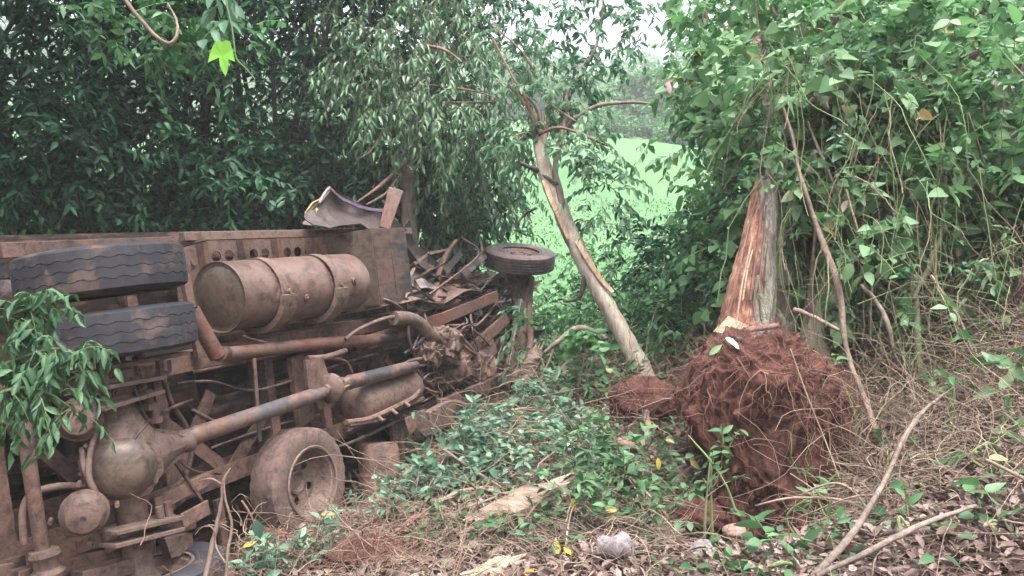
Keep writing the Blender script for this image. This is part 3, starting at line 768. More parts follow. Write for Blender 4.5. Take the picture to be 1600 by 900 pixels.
chamber(tp(132, 800, -.10), (-.62, -.78, -.05), .128); chamber(tp(124, 655, .0), (-.60, -.8, .1), .125)
plate('chamber_bracket', tp(150, 790, 0), tp(190, 770, 0), .06, .10, M['mud_light'])
plate('chamber_bracket', tp(140, 640, .05), tp(180, 640, .05), .05, .14, M['mud_light'])
def hose(pts, r, mat='mud', name='brake_hose'): return MB().tube(pts, r, 8, 5).build(name, M[mat], truck, sharp=70)
hose([tp(128, 700, -.02), tp(133, 735, -.08), tp(148, 768, -.12), tp(143, 780, -.12)], .02, 'mud_light'); hose([tp(150, 670, -.05), tp(140, 715, -.1), tp(140, 750, -.13), tp(152, 775, -.15)], .02, 'mud_light'); hose([tp(38, 850, .1), tp(36, 800, .1), tp(50, 772, .1), tp(90, 760, .06), tp(130, 760, .05)], .024, 'mud_light')
hose([tp(255, 590, .2), tp(268, 630, .25), tp(290, 665, .3), tp(300, 700, .32), tp(288, 745, .32), tp(258, 775, .3)], .02); hose([tp(640, 492, .1), tp(600, 498, .1), tp(560, 515, .12), tp(540, 530, .15)], .02, 'mud_light'); hose([tp(500, 560, .15), tp(540, 565, .25), tp(555, 600, .3)], .017)
hose([tp(480, 560, .15), tp(510, 558, .12), tp(540, 548, .14)], .03); hose([tp(380, 525, .2), tp(405, 533, .2), tp(455, 542, .18)], .012); hose([tp(270, 690, .3), tp(240, 720, .2), tp(235, 760, .1)], .014)
hose([tp(300, 760, .55), tp(350, 735, .55), tp(420, 712, .5), tp(520, 680, .5), tp(620, 645, .5)], .016, 'dark', 'brake_line'); hose([tp(300, 582, .42), tp(380, 566, .42), tp(480, 545, .42), tp(620, 515, .42)], .014, 'dark', 'brake_line')
hose([tp(118, 690, .1), tp(117, 660, .05), tp(150, 660, -.05), tp(160, 660, -.05)], .01, 'mud_light')

# rear lower corner: rod, cross beam, long sills
MB().tube([tp(36, 650, .0), tp(52, 770, .02), tp(70, 880, .04)], .042, 14, 3).build('prop_rod', M['mud'], truck, sharp=60)
q = Vector(tp(72, 880, .0)); MB().lathe([(-.1, .09), (-.06, .1), (-.03, .07), (.02, .07), (.05, .09), (.08, .08)], q, (0, 0, 1), 16).build('rod_bracket', M['mud_light'], truck, sharp=40)
for (a, b, w, h, dep, mt) in (((-40, 905), (300, 815), .10, .10, .35, 'mud_light'), ((-60, 840), (170, 770), .06, .16, .72, 'mud'), ((-60, 700), (170, 650), .06, .15, .72, 'mud'), ((20, 905), (235, 850), .12, .10, .15, 'dark'), ((-60, 770), (150, 715), .05, .08, .85, 'floor'), ((120, 905), (210, 880), .12, .10, .0, 'mud_light'), ((240, 790), (330, 745), .05, .10, .05, 'mud')):
    MB().beam(tp(*a, dep), tp(*b, dep), w, h, (0, 0, 1)).build('lower_sill', M[mt], truck, bevel=.006)
MB().beam(tp(262, 705, .0), tp(330, 803, .02), .02, .02).build('brake_cable', M['dark'], truck)
MB().beam(tp(284, 815, -.05), tp(326, 792, -.05), .02, .11, (0, 0, 1)).build('spring_shackle', M['mud'], truck, bevel=.004)
m = MB(); m.prism([tp(258, 842, .05), tp(300, 833, .05), tp(304, 862, .05), tp(268, 872, .05)], (0, .08, .0)); m.build('gusset_plate', M['mud_light'], truck, smooth=False)
plate('body_post', tp(340, 780, .4), tp(358, 905, .4), .07, .05, M['mud'])

# ---- crushed front end
def crumple(name, top, bot, nx, ny, bulge, amp, mat, seed, thick=.012, dep0=.4, dep1=.4, par=None, scale=3.0):
    """a sheet between two outlines (pixel, depth) with crumples"""
    r = np.random.default_rng(seed)
    T = [Vector(tp(*p[:2], p[2] if len(p) > 2 else dep0)) for p in top]; B = [Vector(tp(*p[:2], p[2] if len(p) > 2 else dep1)) for p in bot]
    def samp(P, t):
        f = t*(len(P)-1); i = min(int(f), len(P)-2); return P[i].lerp(P[i+1], f-i)
    ks = [(r.normal(0, scale, 3), r.uniform(0, 6.28), r.normal(0, 1, 3)) for _ in range(7)]
    V = []
    for j in range(ny+1):
        for i in range(nx+1):
            p = samp(T, i/nx).lerp(samp(B, i/nx), j/ny)
            s = math.sin(math.pi*j/ny)*bulge; p = p + Vector((0, s, 0))
            d = Vector((0, 0, 0))
            for k, ph, a in ks:
                w = math.asin(math.sin(p.x*k[0] + p.y*k[1] + p.z*k[2] + ph))*.6
                d += Vector(a)*w
            V.append(p + d*amp)
    F = [(j*(nx+1)+i, j*(nx+1)+i+1, (j+1)*(nx+1)+i+1, (j+1)*(nx+1)+i) for j in range(ny) for i in range(nx)]
    me = bpy.data.meshes.new(name); me.from_pydata(V, [], F); me.materials.append(mat); me.update()
    o = link(name, me, par or truck); s = o.modifiers.new('thickness', 'SOLIDIFY'); s.thickness = thick
    return o
CR = crumple('cab_roof_sheet', [(486, 335), (500, 312), (514, 294), (530, 310), (560, 320), (598, 327), (625, 350), (652, 385), (690, 415)], [(492, 352), (505, 350), (530, 352), (560, 356), (590, 357), (612, 357), (628, 385), (655, 420), (700, 435)], 40, 12, .10, .034, M['cabinside'], 3, dep0=.55, dep1=.35)
crumple('roof_edge', [(497, 318), (513, 291), (531, 306), (562, 318), (600, 323), (622, 343)], [(500, 322), (514, 296), (531, 311), (561, 322), (599, 328), (620, 348)], 24, 2, .0, .01, M['purple'], 4, dep0=.52, dep1=.50, par=CR)
crumple('roof_corner', [(485, 328), (492, 318), (502, 312)], [(486, 346), (494, 344), (503, 330)], 6, 4, .05, .01, M['yellow'], 5, dep0=.5, dep1=.45, par=CR)
crumple('cab_skin', [(476, 347), (490, 343), (503, 340)], [(474, 353), (492, 354), (508, 352)], 8, 3, .02, .006, M['cabpaint'], 6, dep0=.9, dep1=.8)
crumple('cab_skin', [(626, 356), (648, 378), (668, 392), (690, 412), (716, 430)], [(630, 420), (652, 425), (672, 428), (695, 436), (722, 440)], 26, 14, .15, .035, M['cabinside'], 8, dep0=.75, dep1=.45, scale=6)
crumple('cab_skin', [(632, 418), (668, 420), (700, 418), (722, 432)], [(630, 452), (668, 440), (700, 438), (728, 446)], 20, 8, .06, .03, M['cabpaint'], 9, dep0=.5, dep1=.3, scale=6)
crumple('floor_sheet', [(628, 455), (670, 450), (700, 443), (745, 448)], [(622, 474), (668, 476), (710, 466), (750, 455)], 20, 8, .05, .02, M['mud'], 10, dep0=.4, dep1=.1, scale=5)
crumple('floor_sheet', [(640, 436), (690, 430), (735, 436), (790, 440)], [(650, 460), (700, 462), (745, 465), (800, 455)], 22, 8, .1, .03, M['cabinside'], 11, dep0=.8, dep1=.5, scale=6)
crumple('wing_sheet', [(720, 430), (760, 425), (800, 432), (830, 440)], [(725, 470), (760, 470), (800, 475), (826, 480)], 20, 10, .15, .04, M['dark'], 12, dep0=.9, dep1=.6, scale=5)
crumple('engine_sheet', [(560, 545), (640, 520), (720, 500), (800, 490)], [(600, 640), (670, 650), (740, 640), (800, 620)], 34, 22, .25, .07, M['dark'], 14, dep0=.8, dep1=.7, scale=4)
crumple('engine_sheet', [(650, 480), (700, 470), (760, 470), (815, 470)], [(650, 560), (700, 580), (760, 600), (800, 600)], 34, 22, .25, .06, M['mud'], 15, dep0=.85, dep1=.75, scale=5)
# upright torn post
m = MB().beam(tp(601, 357, .35), tp(619, 296, .25), .05, .13, (.6, -.8, 0), w2=.07, h2=.17); m.build('torn_post', M['rust'], truck, bevel=.008)

# bent beams and rods of the front end: (x, y, depth) pairs, width, height, material
wreck = [(((575, 535), .25), ((776, 462), .1), .05, .15, 'rust'), (((610, 532), .3), ((660, 516), .28), .05, .09, 'mud_light'), (((618, 655), .25), ((690, 628), .2), .06, .12, 'mud'), (((690, 636), .05), ((790, 590), .0), .08, .17, 'dark'),
         (((640, 625), .4), ((792, 497), .1), .04, .17, 'mud'), (((700, 545), .4), ((815, 515), .2), .05, .10, 'rust'), (((716, 640), .1), ((760, 636), .0), .06, .10, 'mud'),
         (((655, 600), .3), ((700, 585), .25), .05, .10, 'dark'), (((730, 590), .25), ((772, 540), .15), .06, .22, 'mud_light'), (((745, 620), .3), ((790, 560), .25), .06, .2, 'dark'), (((655, 478), .3), ((745, 470), .2), .03, .06, 'cabpaint'),
         (((640, 465), .35), ((725, 442), .3), .02, .05, 'cabpaint'), (((700, 478), .3), ((810, 500), .2), .03, .05, 'mud'), (((660, 440), .5), ((690, 405), .6), .03, .06, 'cabpaint'), (((726, 560), .3), ((800, 580), .2), .05, .08, 'mud'), (((735, 520), .4), ((806, 470), .3), .04, .09, 'rust'),
         (((660, 655), .15), ((720, 618), .1), .04, .08, 'mud'), (((690, 600), .35), ((756, 575), .3), .03, .12, 'dark'), (((640, 560), .5), ((690, 548), .45), .05, .1, 'dark'), (((770, 450), .35), ((828, 446), .3), .05, .08, 'mud'), (((748, 640), .1), ((795, 610), -.05), .05, .12, 'rust'), (((600, 560), .45), ((640, 610), .4), .05, .07, 'mud'), (((655, 420), .6), ((760, 470), .4), .02, .05, 'dark')]
for (a, da), (b, db), w, h, mt in wreck:
    p, q = Vector(tp(*a, da)), Vector(tp(*b, db)); mid = (p+q)/2 + Vector((0, random.uniform(-.03, .03), random.uniform(-.05, .05)))
    MB().beam(p, mid, w, h, (0, 0, 1)).beam(mid, q, w, h*.92, (0, 0, 1)).build('bent_member', M[mt], truck, bevel=.006)

def lump(name, p, s, mat, seed, par=None, amp=.3, rot=None):
    """a cast housing: a rounded, facetted, knobbly body"""
    import bmesh
    r = np.random.default_rng(seed); bm = bmesh.new(); bmesh.ops.create_icosphere(bm, subdivisions=4, radius=1)
    V = np.array([v.co[:] for v in bm.verts]); ks = r.normal(0, 2.6, (8, 3)); ph = r.uniform(0, 6.28, 8)
    d = sum(np.sign(np.sin(V @ k + f))*np.abs(np.sin(V @ k + f))**.3 for k, f in zip(ks, ph))/8 + .35*np.sign(np.sin(V @ ks[0]*3))*(np.abs(np.sin(V @ ks[1]*2.5)) > .6)
    V = np.sign(V)*np.abs(V)**.72; V = V*(1 + amp*d)[:, None]*np.asarray(s)
    for v, c in zip(bm.verts, V): v.co = c
    me = bpy.data.meshes.new(name); bm.to_mesh(me); bm.free(); me.materials.append(mat)
    for q in me.polygons: q.use_smooth = True
    me.set_sharp_from_angle(angle=rad(40))
    o = link(name, me, par or truck, p)
    if rot: o.rotation_euler = rot
    return o
lump('gearbox', tp(692, 540, .18), (.26, .2, .2), M['mud_light'], 21, rot=(.2, .3, .2)); lump('gearbox_cover', tp(672, 552, .1), (.17, .14, .14), M['mud_light'], 22, rot=(.5, .1, .1)); lump('transfer_case', tp(706, 575, .25), (.22, .2, .2), M['mud'], 23)
lump('engine_block', tp(740, 560, .55), (.5, .35, .4), M['mud'], 24, amp=.3); lump('steering_box', tp(752, 575, .2), (.2, .16, .19), M['mud'], 25); lump('starter_motor', tp(690, 525, .08), (.12, .12, .11), M['mud_light'], 26); lump('engine_sump', tp(730, 615, .3), (.3, .2, .18), M['dark'], 27)
lump('mud_clod', tp(700, 446, .5), (.35, .25, .1), M['mud'], 28); lump('mud_clod', tp(765, 440, .45), (.3, .2, .09), M['mud'], 29)
q = Vector(tp(747, 488, .2)); MB().lathe([(-.05, .04), (-.04, .06), (.03, .06), (.05, .03)], q, (.3, -.8, .3), 14).build('blue_filler_cap', M['bluecap'], truck)
# front axle: bare beams hanging from the wheel hub
hub = FW - fax*.10
m = MB().lathe([(-.28, .06), (-.22, .15), (-.10, .20), (-.02, .20), (0, .12)], hub, fax, 24); HB = m.build('front_hub', M['dark'], truck, sharp=40)
MB().beam(tp(826, 436, -.05), tp(812, 520, -.06), .12, .16, (1, 0, 0)).beam(tp(812, 520, -.06), tp(792, 606, -.08), .12, .18, (1, 0, 0)).build('front_axle_beam', M['mud'], truck, bevel=.012)
MB().beam(tp(815, 470, -.12), tp(790, 606, -.16), .06, .12, (1, 0, 0)).build('front_axle_web', M['shaft_blue'], truck, bevel=.012)
hose([tp(830, 434, -.05), tp(826, 480, -.12), tp(828, 540, -.14), tp(812, 570, -.14), tp(798, 600, -.16)], .05, 'mud', 'tie_rod'); hose([tp(806, 470, .0), tp(802, 520, .0), tp(800, 570, .0)], .03, 'dark', 'steering_rod'); hose([tp(786, 440, .2), tp(803, 455, .1), tp(806, 480, .05)], .05, 'mud_light', 'spring_eye')
for k in range(34):
    a = np.array([rng.uniform(640, 800), rng.uniform(455, 620)]); b = a + rng.normal(0, 34, 2); c = b + rng.normal(0, 28, 2)
    hose([tp(*a, .2), tp(*b, .08), tp(*c, .2)], float(rng.uniform(.008, .02)), str(rng.choice(['dark', 'mud', 'mud_light', 'shaft'])), 'torn_hose')

# scraps of torn sheet and bracket lying through the crushed engine bay, bigger ones first
_r = np.random.default_rng(31)
for k in range(270):
    x_ = _r.uniform(632, 815); y_ = _r.uniform(412 + max(0, x_ - 660) * .2, 630)
    if y_ > 470 + (x_ - 640) * .9 and x_ < 700 and y_ < 520: continue
    p = np.array([x_, y_]); a_ = rad(-20 + _r.normal(0, 32)); L_ = _r.uniform(18, 70); q = p + L_ * np.array([math.cos(a_), math.sin(a_)]); d0, d1 = _r.uniform(.12, .55), _r.uniform(.12, .55)
    P_, Q_ = Vector(tp(*p, d0)), Vector(tp(*q, d1)); mid = (P_ + Q_) / 2 + Vector(_r.normal(0, .05, 3)); w_, h_ = _r.uniform(.004, .022), _r.uniform(.015, .10)
    up = Vector(_r.normal(0, 1, 3))
    MB().beam(P_, mid, w_, h_, up, h2=h_ * _r.uniform(.5, 1.2)).beam(mid, Q_, w_, h_ * .9, up + Vector(_r.normal(0, .3, 3)), h2=h_ * _r.uniform(.2, .9)).build('torn_scrap', M[str(_r.choice(['dark', 'mud', 'mud_light', 'dark', 'cabinside', 'dark', 'dark', 'floor', 'mud']))], truck, smooth=False)

for (pts, r_, mt, nm) in (([(276, 600, .30), (330, 596, .36), (395, 610, .36), (470, 590, .34), (560, 560, .34), (640, 540, .3)], .012, 'dark', 'brake_line'), ([(300, 640, .5), (345, 660, .44), (400, 655, .44), (440, 640, .5)], .014, 'mud', 'air_hose'),
    ([(200, 700, -.2), (230, 660, -.16), (262, 640, .1), (300, 625, .3)], .012, 'dark', 'brake_line'), ([(205, 590, -.12), (222, 640, -.14), (240, 670, -.1), (255, 690, -.08)], .011, 'dark', 'brake_line'), ([(520, 700, .3), (552, 690, .2), (600, 668, .18), (660, 640, .15)], .016, 'mud_light', 'air_hose'), ([(330, 700, .5), (420, 668, .48), (500, 648, .48)], .011, 'shaft', 'brake_line'), ([(262, 700, .05), (300, 735, .1), (345, 740, .3)], .012, 'dark', 'air_hose'),
    ([(640, 560, .2), (665, 590, .1), (700, 598, .08), (735, 585, .12)], .014, 'dark', 'torn_hose'), ([(650, 575, .1), (668, 596, .06), (690, 590, .05), (700, 608, .08)], .008, 'shaft', 'torn_hose'), ([(720, 470, .3), (745, 490, .2), (740, 520, .2), (760, 545, .2)], .014, 'dark', 'torn_hose'), ([(780, 460, .2), (790, 520, .1), (778, 560, .1), (786, 600, .1)], .016, 'dark', 'torn_hose')):
    hose([tp(*p) for p in pts], r_, mt, nm)
# ------------------------------------------------------------------ plants
MED = leaf_template([(.3, .95), (.68, .75)], droop=.22, fold=.3)
DROOP = leaf_template([(.3, .9), (.65, .8)], droop=.4, fold=.4)
GRAV = np.array([0, 0, -1.])

def rdir(n, r=rng): return unit(r.normal(0, 1, (n, 3)))

def sprays(C, R, per, nl, tlen, L, W, droop=.4, out=.6, up=.2, spread=.75, shell=.55, hang=.25, tilt=.5):
    """leafy twigs round clump centres C (K,3) with radii R (K) -> leaf arrays and twig paths"""
    C = np.asarray(C, float); R = np.broadcast_to(np.asarray(R, float), (len(C),))
    k = np.repeat(np.arange(len(C)), per); n = len(k)
    o = rdir(n); rr = (shell + (1 - shell) * rng.random(n) ** .5) * rng.uniform(.55, 1.05, n)
    s = C[k] + o * (R[k] * rr)[:, None] * np.array([1, 1, .85])
    d = unit(o * out + rdir(n) * .7 + np.array([0, 0, up]))
    tl = tlen * rng.uniform(.6, 1.3, n)
    t = np.linspace(0, 1, 5)[None, :, None]
    path = s[:, None] + d[:, None] * t * tl[:, None, None] + GRAV * (droop * tl[:, None, None] * t ** 2)
    tt = (np.arange(nl) + rng.uniform(.2, .9, (n, nl))) / nl
    tt = .12 + .88 * tt
    p = s[:, None] + d[:, None] * (tt * tl[:, None])[..., None] + GRAV * (droop * tl[:, None] * tt ** 2)[..., None]
    dt = unit(d[:, None] + GRAV * (2 * droop * tt)[..., None])
    side = unit(np.cross(d, np.array([0, 0, 1.])) + 1e-3)[:, None] * np.where(np.arange(nl) % 2, 1, -1)[None, :, None]
    side = side + rng.normal(0, .45, (n, nl, 3))
    ld = unit(dt * .55 + side * spread + GRAV * hang)
    nu = unit(np.array([0, 0, 1.]) + rng.normal(0, tilt, (n, nl, 3)))
    m = n * nl
    return dict(p=p.reshape(m, 3), d=ld.reshape(m, 3), up=nu.reshape(m, 3), L=L * rng.uniform(.6, 1.25, m), W=W * rng.uniform(.7, 1.2, m), twigs=path)

def join(*A):
    out = {k: np.concatenate([a[k] for a in A]) for k in ('p', 'd', 'up', 'L', 'W')}
    out['twigs'] = np.concatenate([a['twigs'] for a in A]); return out

def keep_leaves(A, f):
    k = f(A['p'])
    for q in ('p', 'd', 'up', 'L', 'W'): A[q] = A[q][k]
    A['twigs'] = A['twigs'][f(A['twigs'][:, 2])]
    return A

def in_view(p, pad=40):
    x = 800 + 1230 * p[:, 0] / np.maximum(p[:, 1], .1); y = 450 - 1230 * p[:, 2] / np.maximum(p[:, 1], .1)
    return (p[:, 1] > .5) & (x > -pad) & (x < 1600 + pad) & (y > -pad) & (y < 900 + pad)

_leafmesh = {}
def add_foliage(root, A, mat, tmpl, n_obj=0, twig_mat=None, twig_r=.004, loc=(0, 0, 0), name='foliage', leafname='leaf'):
    """the leaves nearest the viewer as leaf objects, the others joined; twigs joined"""
    loc = np.asarray(loc, float)
    sel = np.zeros(len(A['p']), bool)
    if n_obj:
        v = in_view(A['p'], 0); ang = A['L'] / np.maximum(A['p'][:, 1], .2) * v
        sel[np.argsort(-ang * rng.uniform(.75, 1, len(ang)))[:n_obj]] = True
        sel &= v
        key = (mat.name, id(tmpl))
        if key not in _leafmesh: _leafmesh[key] = mesh_np('leaf', tmpl[0], [tmpl[1]], mat)
        leaf_objects(root, _leafmesh[key], *(A[k][sel] for k in ('p', 'd', 'up', 'L', 'W')), name=leafname, loc=loc)
    r = ~sel
    if r.any():
        V, F = leaves_np(A['p'][r] - loc, A['d'][r], A['up'][r], A['L'][r], A['W'][r], tmpl)
        tag(link(name, mesh_np(name, V, [F], mat), root), kind='stuff')
    if twig_mat is not None and len(A['twigs']):
        V, F = tubes_np(A['twigs'] - loc, np.linspace(twig_r, twig_r * .4, A['twigs'].shape[1])[None], 3)
        tag(link('twigs', mesh_np('twigs', V, [F], twig_mat), root), kind='stuff')

def stem_mesh(pts, r, n=12, sub=6, rough=.08, seed=0, loc=(0, 0, 0)):
    P = np.array([p[:] for p in spline(pts, sub)]); K = len(P)
    r_ = np.random.default_rng(seed); stp = np.linalg.norm(np.diff(P, axis=0), axis=1).mean(); P[1:-1] += r_.normal(0, min(np.mean(r) * rough, stp * stp / np.mean(r) * .12), (K - 2, 3))
    R = np.interp(np.linspace(0, 1, K), np.linspace(0, 1, len(r)), r)
    V, F = tubes_np((P - np.asarray(loc))[None], R[None], n)
    V = V.reshape(K, n, 3); c = V.mean(1, keepdims=True)
    ph = r_.uniform(0, 6.28, 4); g = np.arange(n) * 2 * np.pi / n
    f = 1 + rough * (np.sin(3 * g[None] + np.linspace(0, 7, K)[:, None] + ph[0]) + np.sin(2 * g[None] - np.linspace(0, 11, K)[:, None] + ph[1])) + r_.normal(0, rough * .5, (K, n))
    V = c + (V - c) * f[..., None]
    return V.reshape(-1, 3), [F, np.arange(n)[None, ::-1], (np.arange(n) + (K - 1) * n)[None]]

def stem(root, name, pts, r, mat, n=12, sub=6, rough=.08, seed=0, loc=(0, 0, 0), label=None):
    V, F = stem_mesh(pts, r, n, sub, rough, seed, loc)
    o = link(name, mesh_np(name, V, F, mat), root)
    if label: o['label'] = label
    return o

def clumps(rows):
    """(x, y, depth, radius) rows -> centres, radii"""
    return np.array([px(*r[:3]) for r in rows]), np.array([r[3] for r in rows])

def base_at(x, d):
    X = (x - 800) / 1230 * d; return np.array([X, d, float(ground_z(np.array([X]), np.array([d]))[0])])

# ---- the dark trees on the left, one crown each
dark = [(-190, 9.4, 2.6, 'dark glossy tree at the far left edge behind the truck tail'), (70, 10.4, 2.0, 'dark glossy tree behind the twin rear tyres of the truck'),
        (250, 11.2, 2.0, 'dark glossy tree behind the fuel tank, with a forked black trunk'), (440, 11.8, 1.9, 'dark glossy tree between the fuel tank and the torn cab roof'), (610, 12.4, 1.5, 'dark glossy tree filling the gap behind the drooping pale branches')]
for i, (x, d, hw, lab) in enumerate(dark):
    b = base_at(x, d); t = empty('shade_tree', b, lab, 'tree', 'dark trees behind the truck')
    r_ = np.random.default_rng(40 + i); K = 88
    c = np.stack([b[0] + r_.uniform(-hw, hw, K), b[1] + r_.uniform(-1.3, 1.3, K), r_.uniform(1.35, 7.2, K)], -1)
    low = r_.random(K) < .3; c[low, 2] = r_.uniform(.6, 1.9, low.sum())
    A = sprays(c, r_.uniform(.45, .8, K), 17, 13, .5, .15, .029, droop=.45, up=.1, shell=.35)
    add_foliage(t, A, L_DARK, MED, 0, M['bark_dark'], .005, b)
    for k in range(2):
        sx = (-.22, .2)[k]
        stem(t, 'trunk', [b + (sx * .2, 0, -.3), b + (sx * .5, .1, 1.5), b + (sx * 2, .1, 3.2), b + (sx * 4, .2, 6.5)], [.17, .13, .10, .04], M['bark_dark'], seed=i * 3 + k, loc=b)
    for k in range(7):
        q = c[r_.integers(K)]; z0 = b[2] + r_.uniform(1.6, 4)
        stem(t, 'limb', [np.array([b[0], b[1], z0]), np.array([b[0], b[1], z0]) * .5 + q * .5 + (0, 0, -.15), q], [.06, .04, .015], M['bark_dark'], n=7, seed=k, loc=b)
# far dark undergrowth behind them keeps the lower gaps small
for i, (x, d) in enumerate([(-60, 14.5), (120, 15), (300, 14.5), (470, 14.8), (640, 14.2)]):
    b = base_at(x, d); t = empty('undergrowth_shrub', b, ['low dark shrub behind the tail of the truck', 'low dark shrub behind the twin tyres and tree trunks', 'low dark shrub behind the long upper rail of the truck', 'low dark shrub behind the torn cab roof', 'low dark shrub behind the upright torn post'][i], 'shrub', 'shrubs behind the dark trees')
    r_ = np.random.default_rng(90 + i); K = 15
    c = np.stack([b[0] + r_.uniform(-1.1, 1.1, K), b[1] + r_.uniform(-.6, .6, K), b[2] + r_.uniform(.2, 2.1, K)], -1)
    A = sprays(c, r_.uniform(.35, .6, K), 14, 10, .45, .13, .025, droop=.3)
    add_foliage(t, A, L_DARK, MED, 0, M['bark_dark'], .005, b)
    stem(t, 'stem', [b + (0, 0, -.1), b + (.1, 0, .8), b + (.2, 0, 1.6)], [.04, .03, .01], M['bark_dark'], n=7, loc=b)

# ---- the paler tree with drooping sprays, middle left
b = base_at(668, 10.6); t = empty('drooping_tree', b, 'drooping grey green tree hanging over the crushed cab', 'tree')
rows = [(600, 90, 10, .6), (640, 60, 10.2, .6), (680, 110, 10, .55), (720, 60, 10.3, .6), (660, 20, 10.5, .7), (740, 130, 10.2, .5), (600, 150, 10, .5), (640, 190, 10, .55), (690, 180, 9.9, .5), (740, 200, 10, .5), (770, 230, 11.2, .45), (720, 240, 10.8, .5),
        (680, 240, 10.6, .5), (760, 290, 12, .4), (720, 310, 12, .45), (790, 180, 10.4, .4), (620, 110, 10.6, .6), (700, 40, 11, .7), (770, 30, 10.6, .6), (790, 280, 12.2, .35), (570, 60, 10.8, .5), (740, 350, 12.2, .4), (690, 370, 12.2, .45), (800, 100, 10.6, .4), (560, 110, 10.3, .4), (580, 190, 10.4, .4), (660, 300, 12, .5), (700, 330, 12.2, .5), (640, -60, 10.5, .8), (740, -60, 10.5, .8), (540, -40, 10.8, .7)]
C, R = clumps(rows)
A = sprays(C, R, 19, 15, .5, .125, .021, droop=.85, up=.0, hang=.7, shell=.3)
add_foliage(t, A, L_SLIM, DROOP, 90, M['twig_red'], .005, b)
stem(t, 'trunk', [b + (0, 0, -.3), px(640, 330, 10.6), px(637, 250, 10.6), px(660, 120, 10.8), px(690, -60, 11)], [.13, .11, .09, .06, .03], M['bark'], loc=b)
for k, (pts, r0) in enumerate([([px(637, 250, 10.5), px(600, 285, 9.9), px(556, 318, 9.6)], .03), ([px(630, 262, 10.4), px(605, 300, 9.9), px(572, 320, 9.6)], .022), ([px(660, 70, 10.2), px(695, 78, 9.7), px(722, 97, 9.6)], .022), ([px(640, 130, 10.4), px(730, 140, 9.8), px(775, 153, 9.7)], .016), ([px(690, 160, 10.2), px(760, 160, 9.8), px(780, 158, 9.7)], .014), ([px(600, 200, 10), px(580, 235, 9.8), px(556, 250, 9.7)], .012)]):
    stem(t, 'limb', pts, [r0, r0 * .8, r0 * .45], M['twig_red'], n=7, seed=k, loc=b)

# ---- the slim broken tree in the middle
b = px(1012, 600, 7.0); t = empty('broken_tree', b, 'slim leaning tree with its top snapped and a strip of bark hanging', 'tree')
stem(t, 'trunk', [px(1022, 640, 7.0), px(1000, 572, 7.05), px(955, 490, 7.2), px(905, 395, 7.4), px(868, 310, 7.6), px(848, 250, 7.7), px(845, 205, 7.8)], [.125, .09, .082, .078, .075, .070, .066], M['bark_pale'], n=16, sub=8, rough=.05, loc=b)
m = MB()
for k in range(9):       # the splintered end
    a = 2 * math.pi * k / 9; q = Vector(px(845, 206, 7.8)); o = Vector((math.cos(a) * .055, math.sin(a) * .055, 0)); h = random.uniform(.06, .2)
    m.beam(q + o - Vector((0, 0, .05)), q + o * 1.2 + Vector((random.uniform(-.03, .03), 0, h)), .04, .02, (0, 1, 0), w2=.006, h2=.006)
m.v = [tuple(np.array(v) - b) for v in m.v]; m.build('splintered_top', M['rust'], t, smooth=False)
def strip(root, name, pts, w, mat, loc, th=.018):
    m = MB(); P = [Vector(p) - Vector(loc) for p in pts]
    for k, (p, q) in enumerate(zip(P, P[1:])): m.beam(p, q, w * (1 - .12 * k), th, (0, -1, .1), w2=w * (1 - .12 * (k + 1)), h2=th)
    return m.build(name, mat, root, bevel=.004)
strip(t, 'bark_strip', [px(902, 376, 7.33), px(918, 405, 7.25), px(938, 436, 7.2), px(958, 457, 7.18)], .055, M['wood'], b)
strip(t, 'bare_patch', [px(850, 282, 7.60), px(859, 308, 7.53), px(874, 342, 7.45), px(888, 374, 7.39)], .05, M['wood'], b, .03)
strip(t, 'bare_patch', [px(966, 522, 7.09), px(985, 548, 7.02), px(1005, 572, 6.97)], .05, M['wood_old'], b, .02)
for k, (pts, r, mt) in enumerate([([px(884, 352, 7.5), px(875, 300, 7.55), px(868, 260, 7.6), px(882, 190, 7.7), px(888, 140, 7.9), px(912, 110, 8), px(935, 60, 8.1), px(945, -20, 8.2)], [.05, .045, .04, .035, .03, .028, .02, .015], 'bark'),
        ([px(884, 200, 7.7), px(905, 182, 7.6), px(935, 165, 7.5), px(985, 160, 7.4), px(1022, 163, 7.4)], [.03, .032, .028, .022, .018], 'bark'), ([px(852, 270, 7.7), px(830, 262, 7.6), px(812, 254, 7.6)], [.035, .03, .025], 'bark_dark'),
        ([px(872, 288, 7.55), px(850, 275, 7.6), px(825, 260, 7.8)], [.03, .025, .015], 'bark_dark'), ([px(845, 205, 7.8), px(822, 165, 7.8), px(795, 130, 7.9)], [.025, .02, .01], 'twig_red'), ([px(840, 208, 7.75), px(820, 150, 7.7), px(800, 118, 7.7), px(770, 60, 7.9)], [.03, .022, .016, .01], 'twig_red'),
        ([px(850, 205, 7.75), px(835, 165, 7.7), px(812, 140, 7.7)], [.025, .018, .01], 'twig_red'), ([px(842, 210, 7.7), px(880, 200, 7.5), px(950, 228, 7.3)], [.025, .02, .012], 'twig_red'), ([px(835, 110, 7.8), px(810, 75, 7.8), px(770, 40, 8)], [.015, .013, .01], 'twig_red'),
        ([px(900, 190, 7.6), px(870, 170, 7.7), px(845, 145, 7.8)], [.016, .012, .008], 'twig'), ([px(840, 212, 7.8), px(815, 208, 7.7), px(800, 222, 7.7)], [.02, .014, .01], 'twig_red'), ([px(945, 530, 7.15), px(905, 512, 7.0), px(870, 535, 6.9), px(850, 552, 6.9)], [.045, .035, .03, .022], 'bark'), ([px(915, 430, 7.3), px(905, 465, 7.35), px(880, 470, 7.4)], [.04, .03, .02], 'bark_dark'), ([px(838, 325, 7.6), px(820, 335, 7.7), px(805, 355, 7.7)], [.02, .016, .012], 'bark_dark')]):
    stem(t, 'limb', pts, [q * .72 for q in r], M[mt], n=8, seed=k, rough=.06, loc=b)
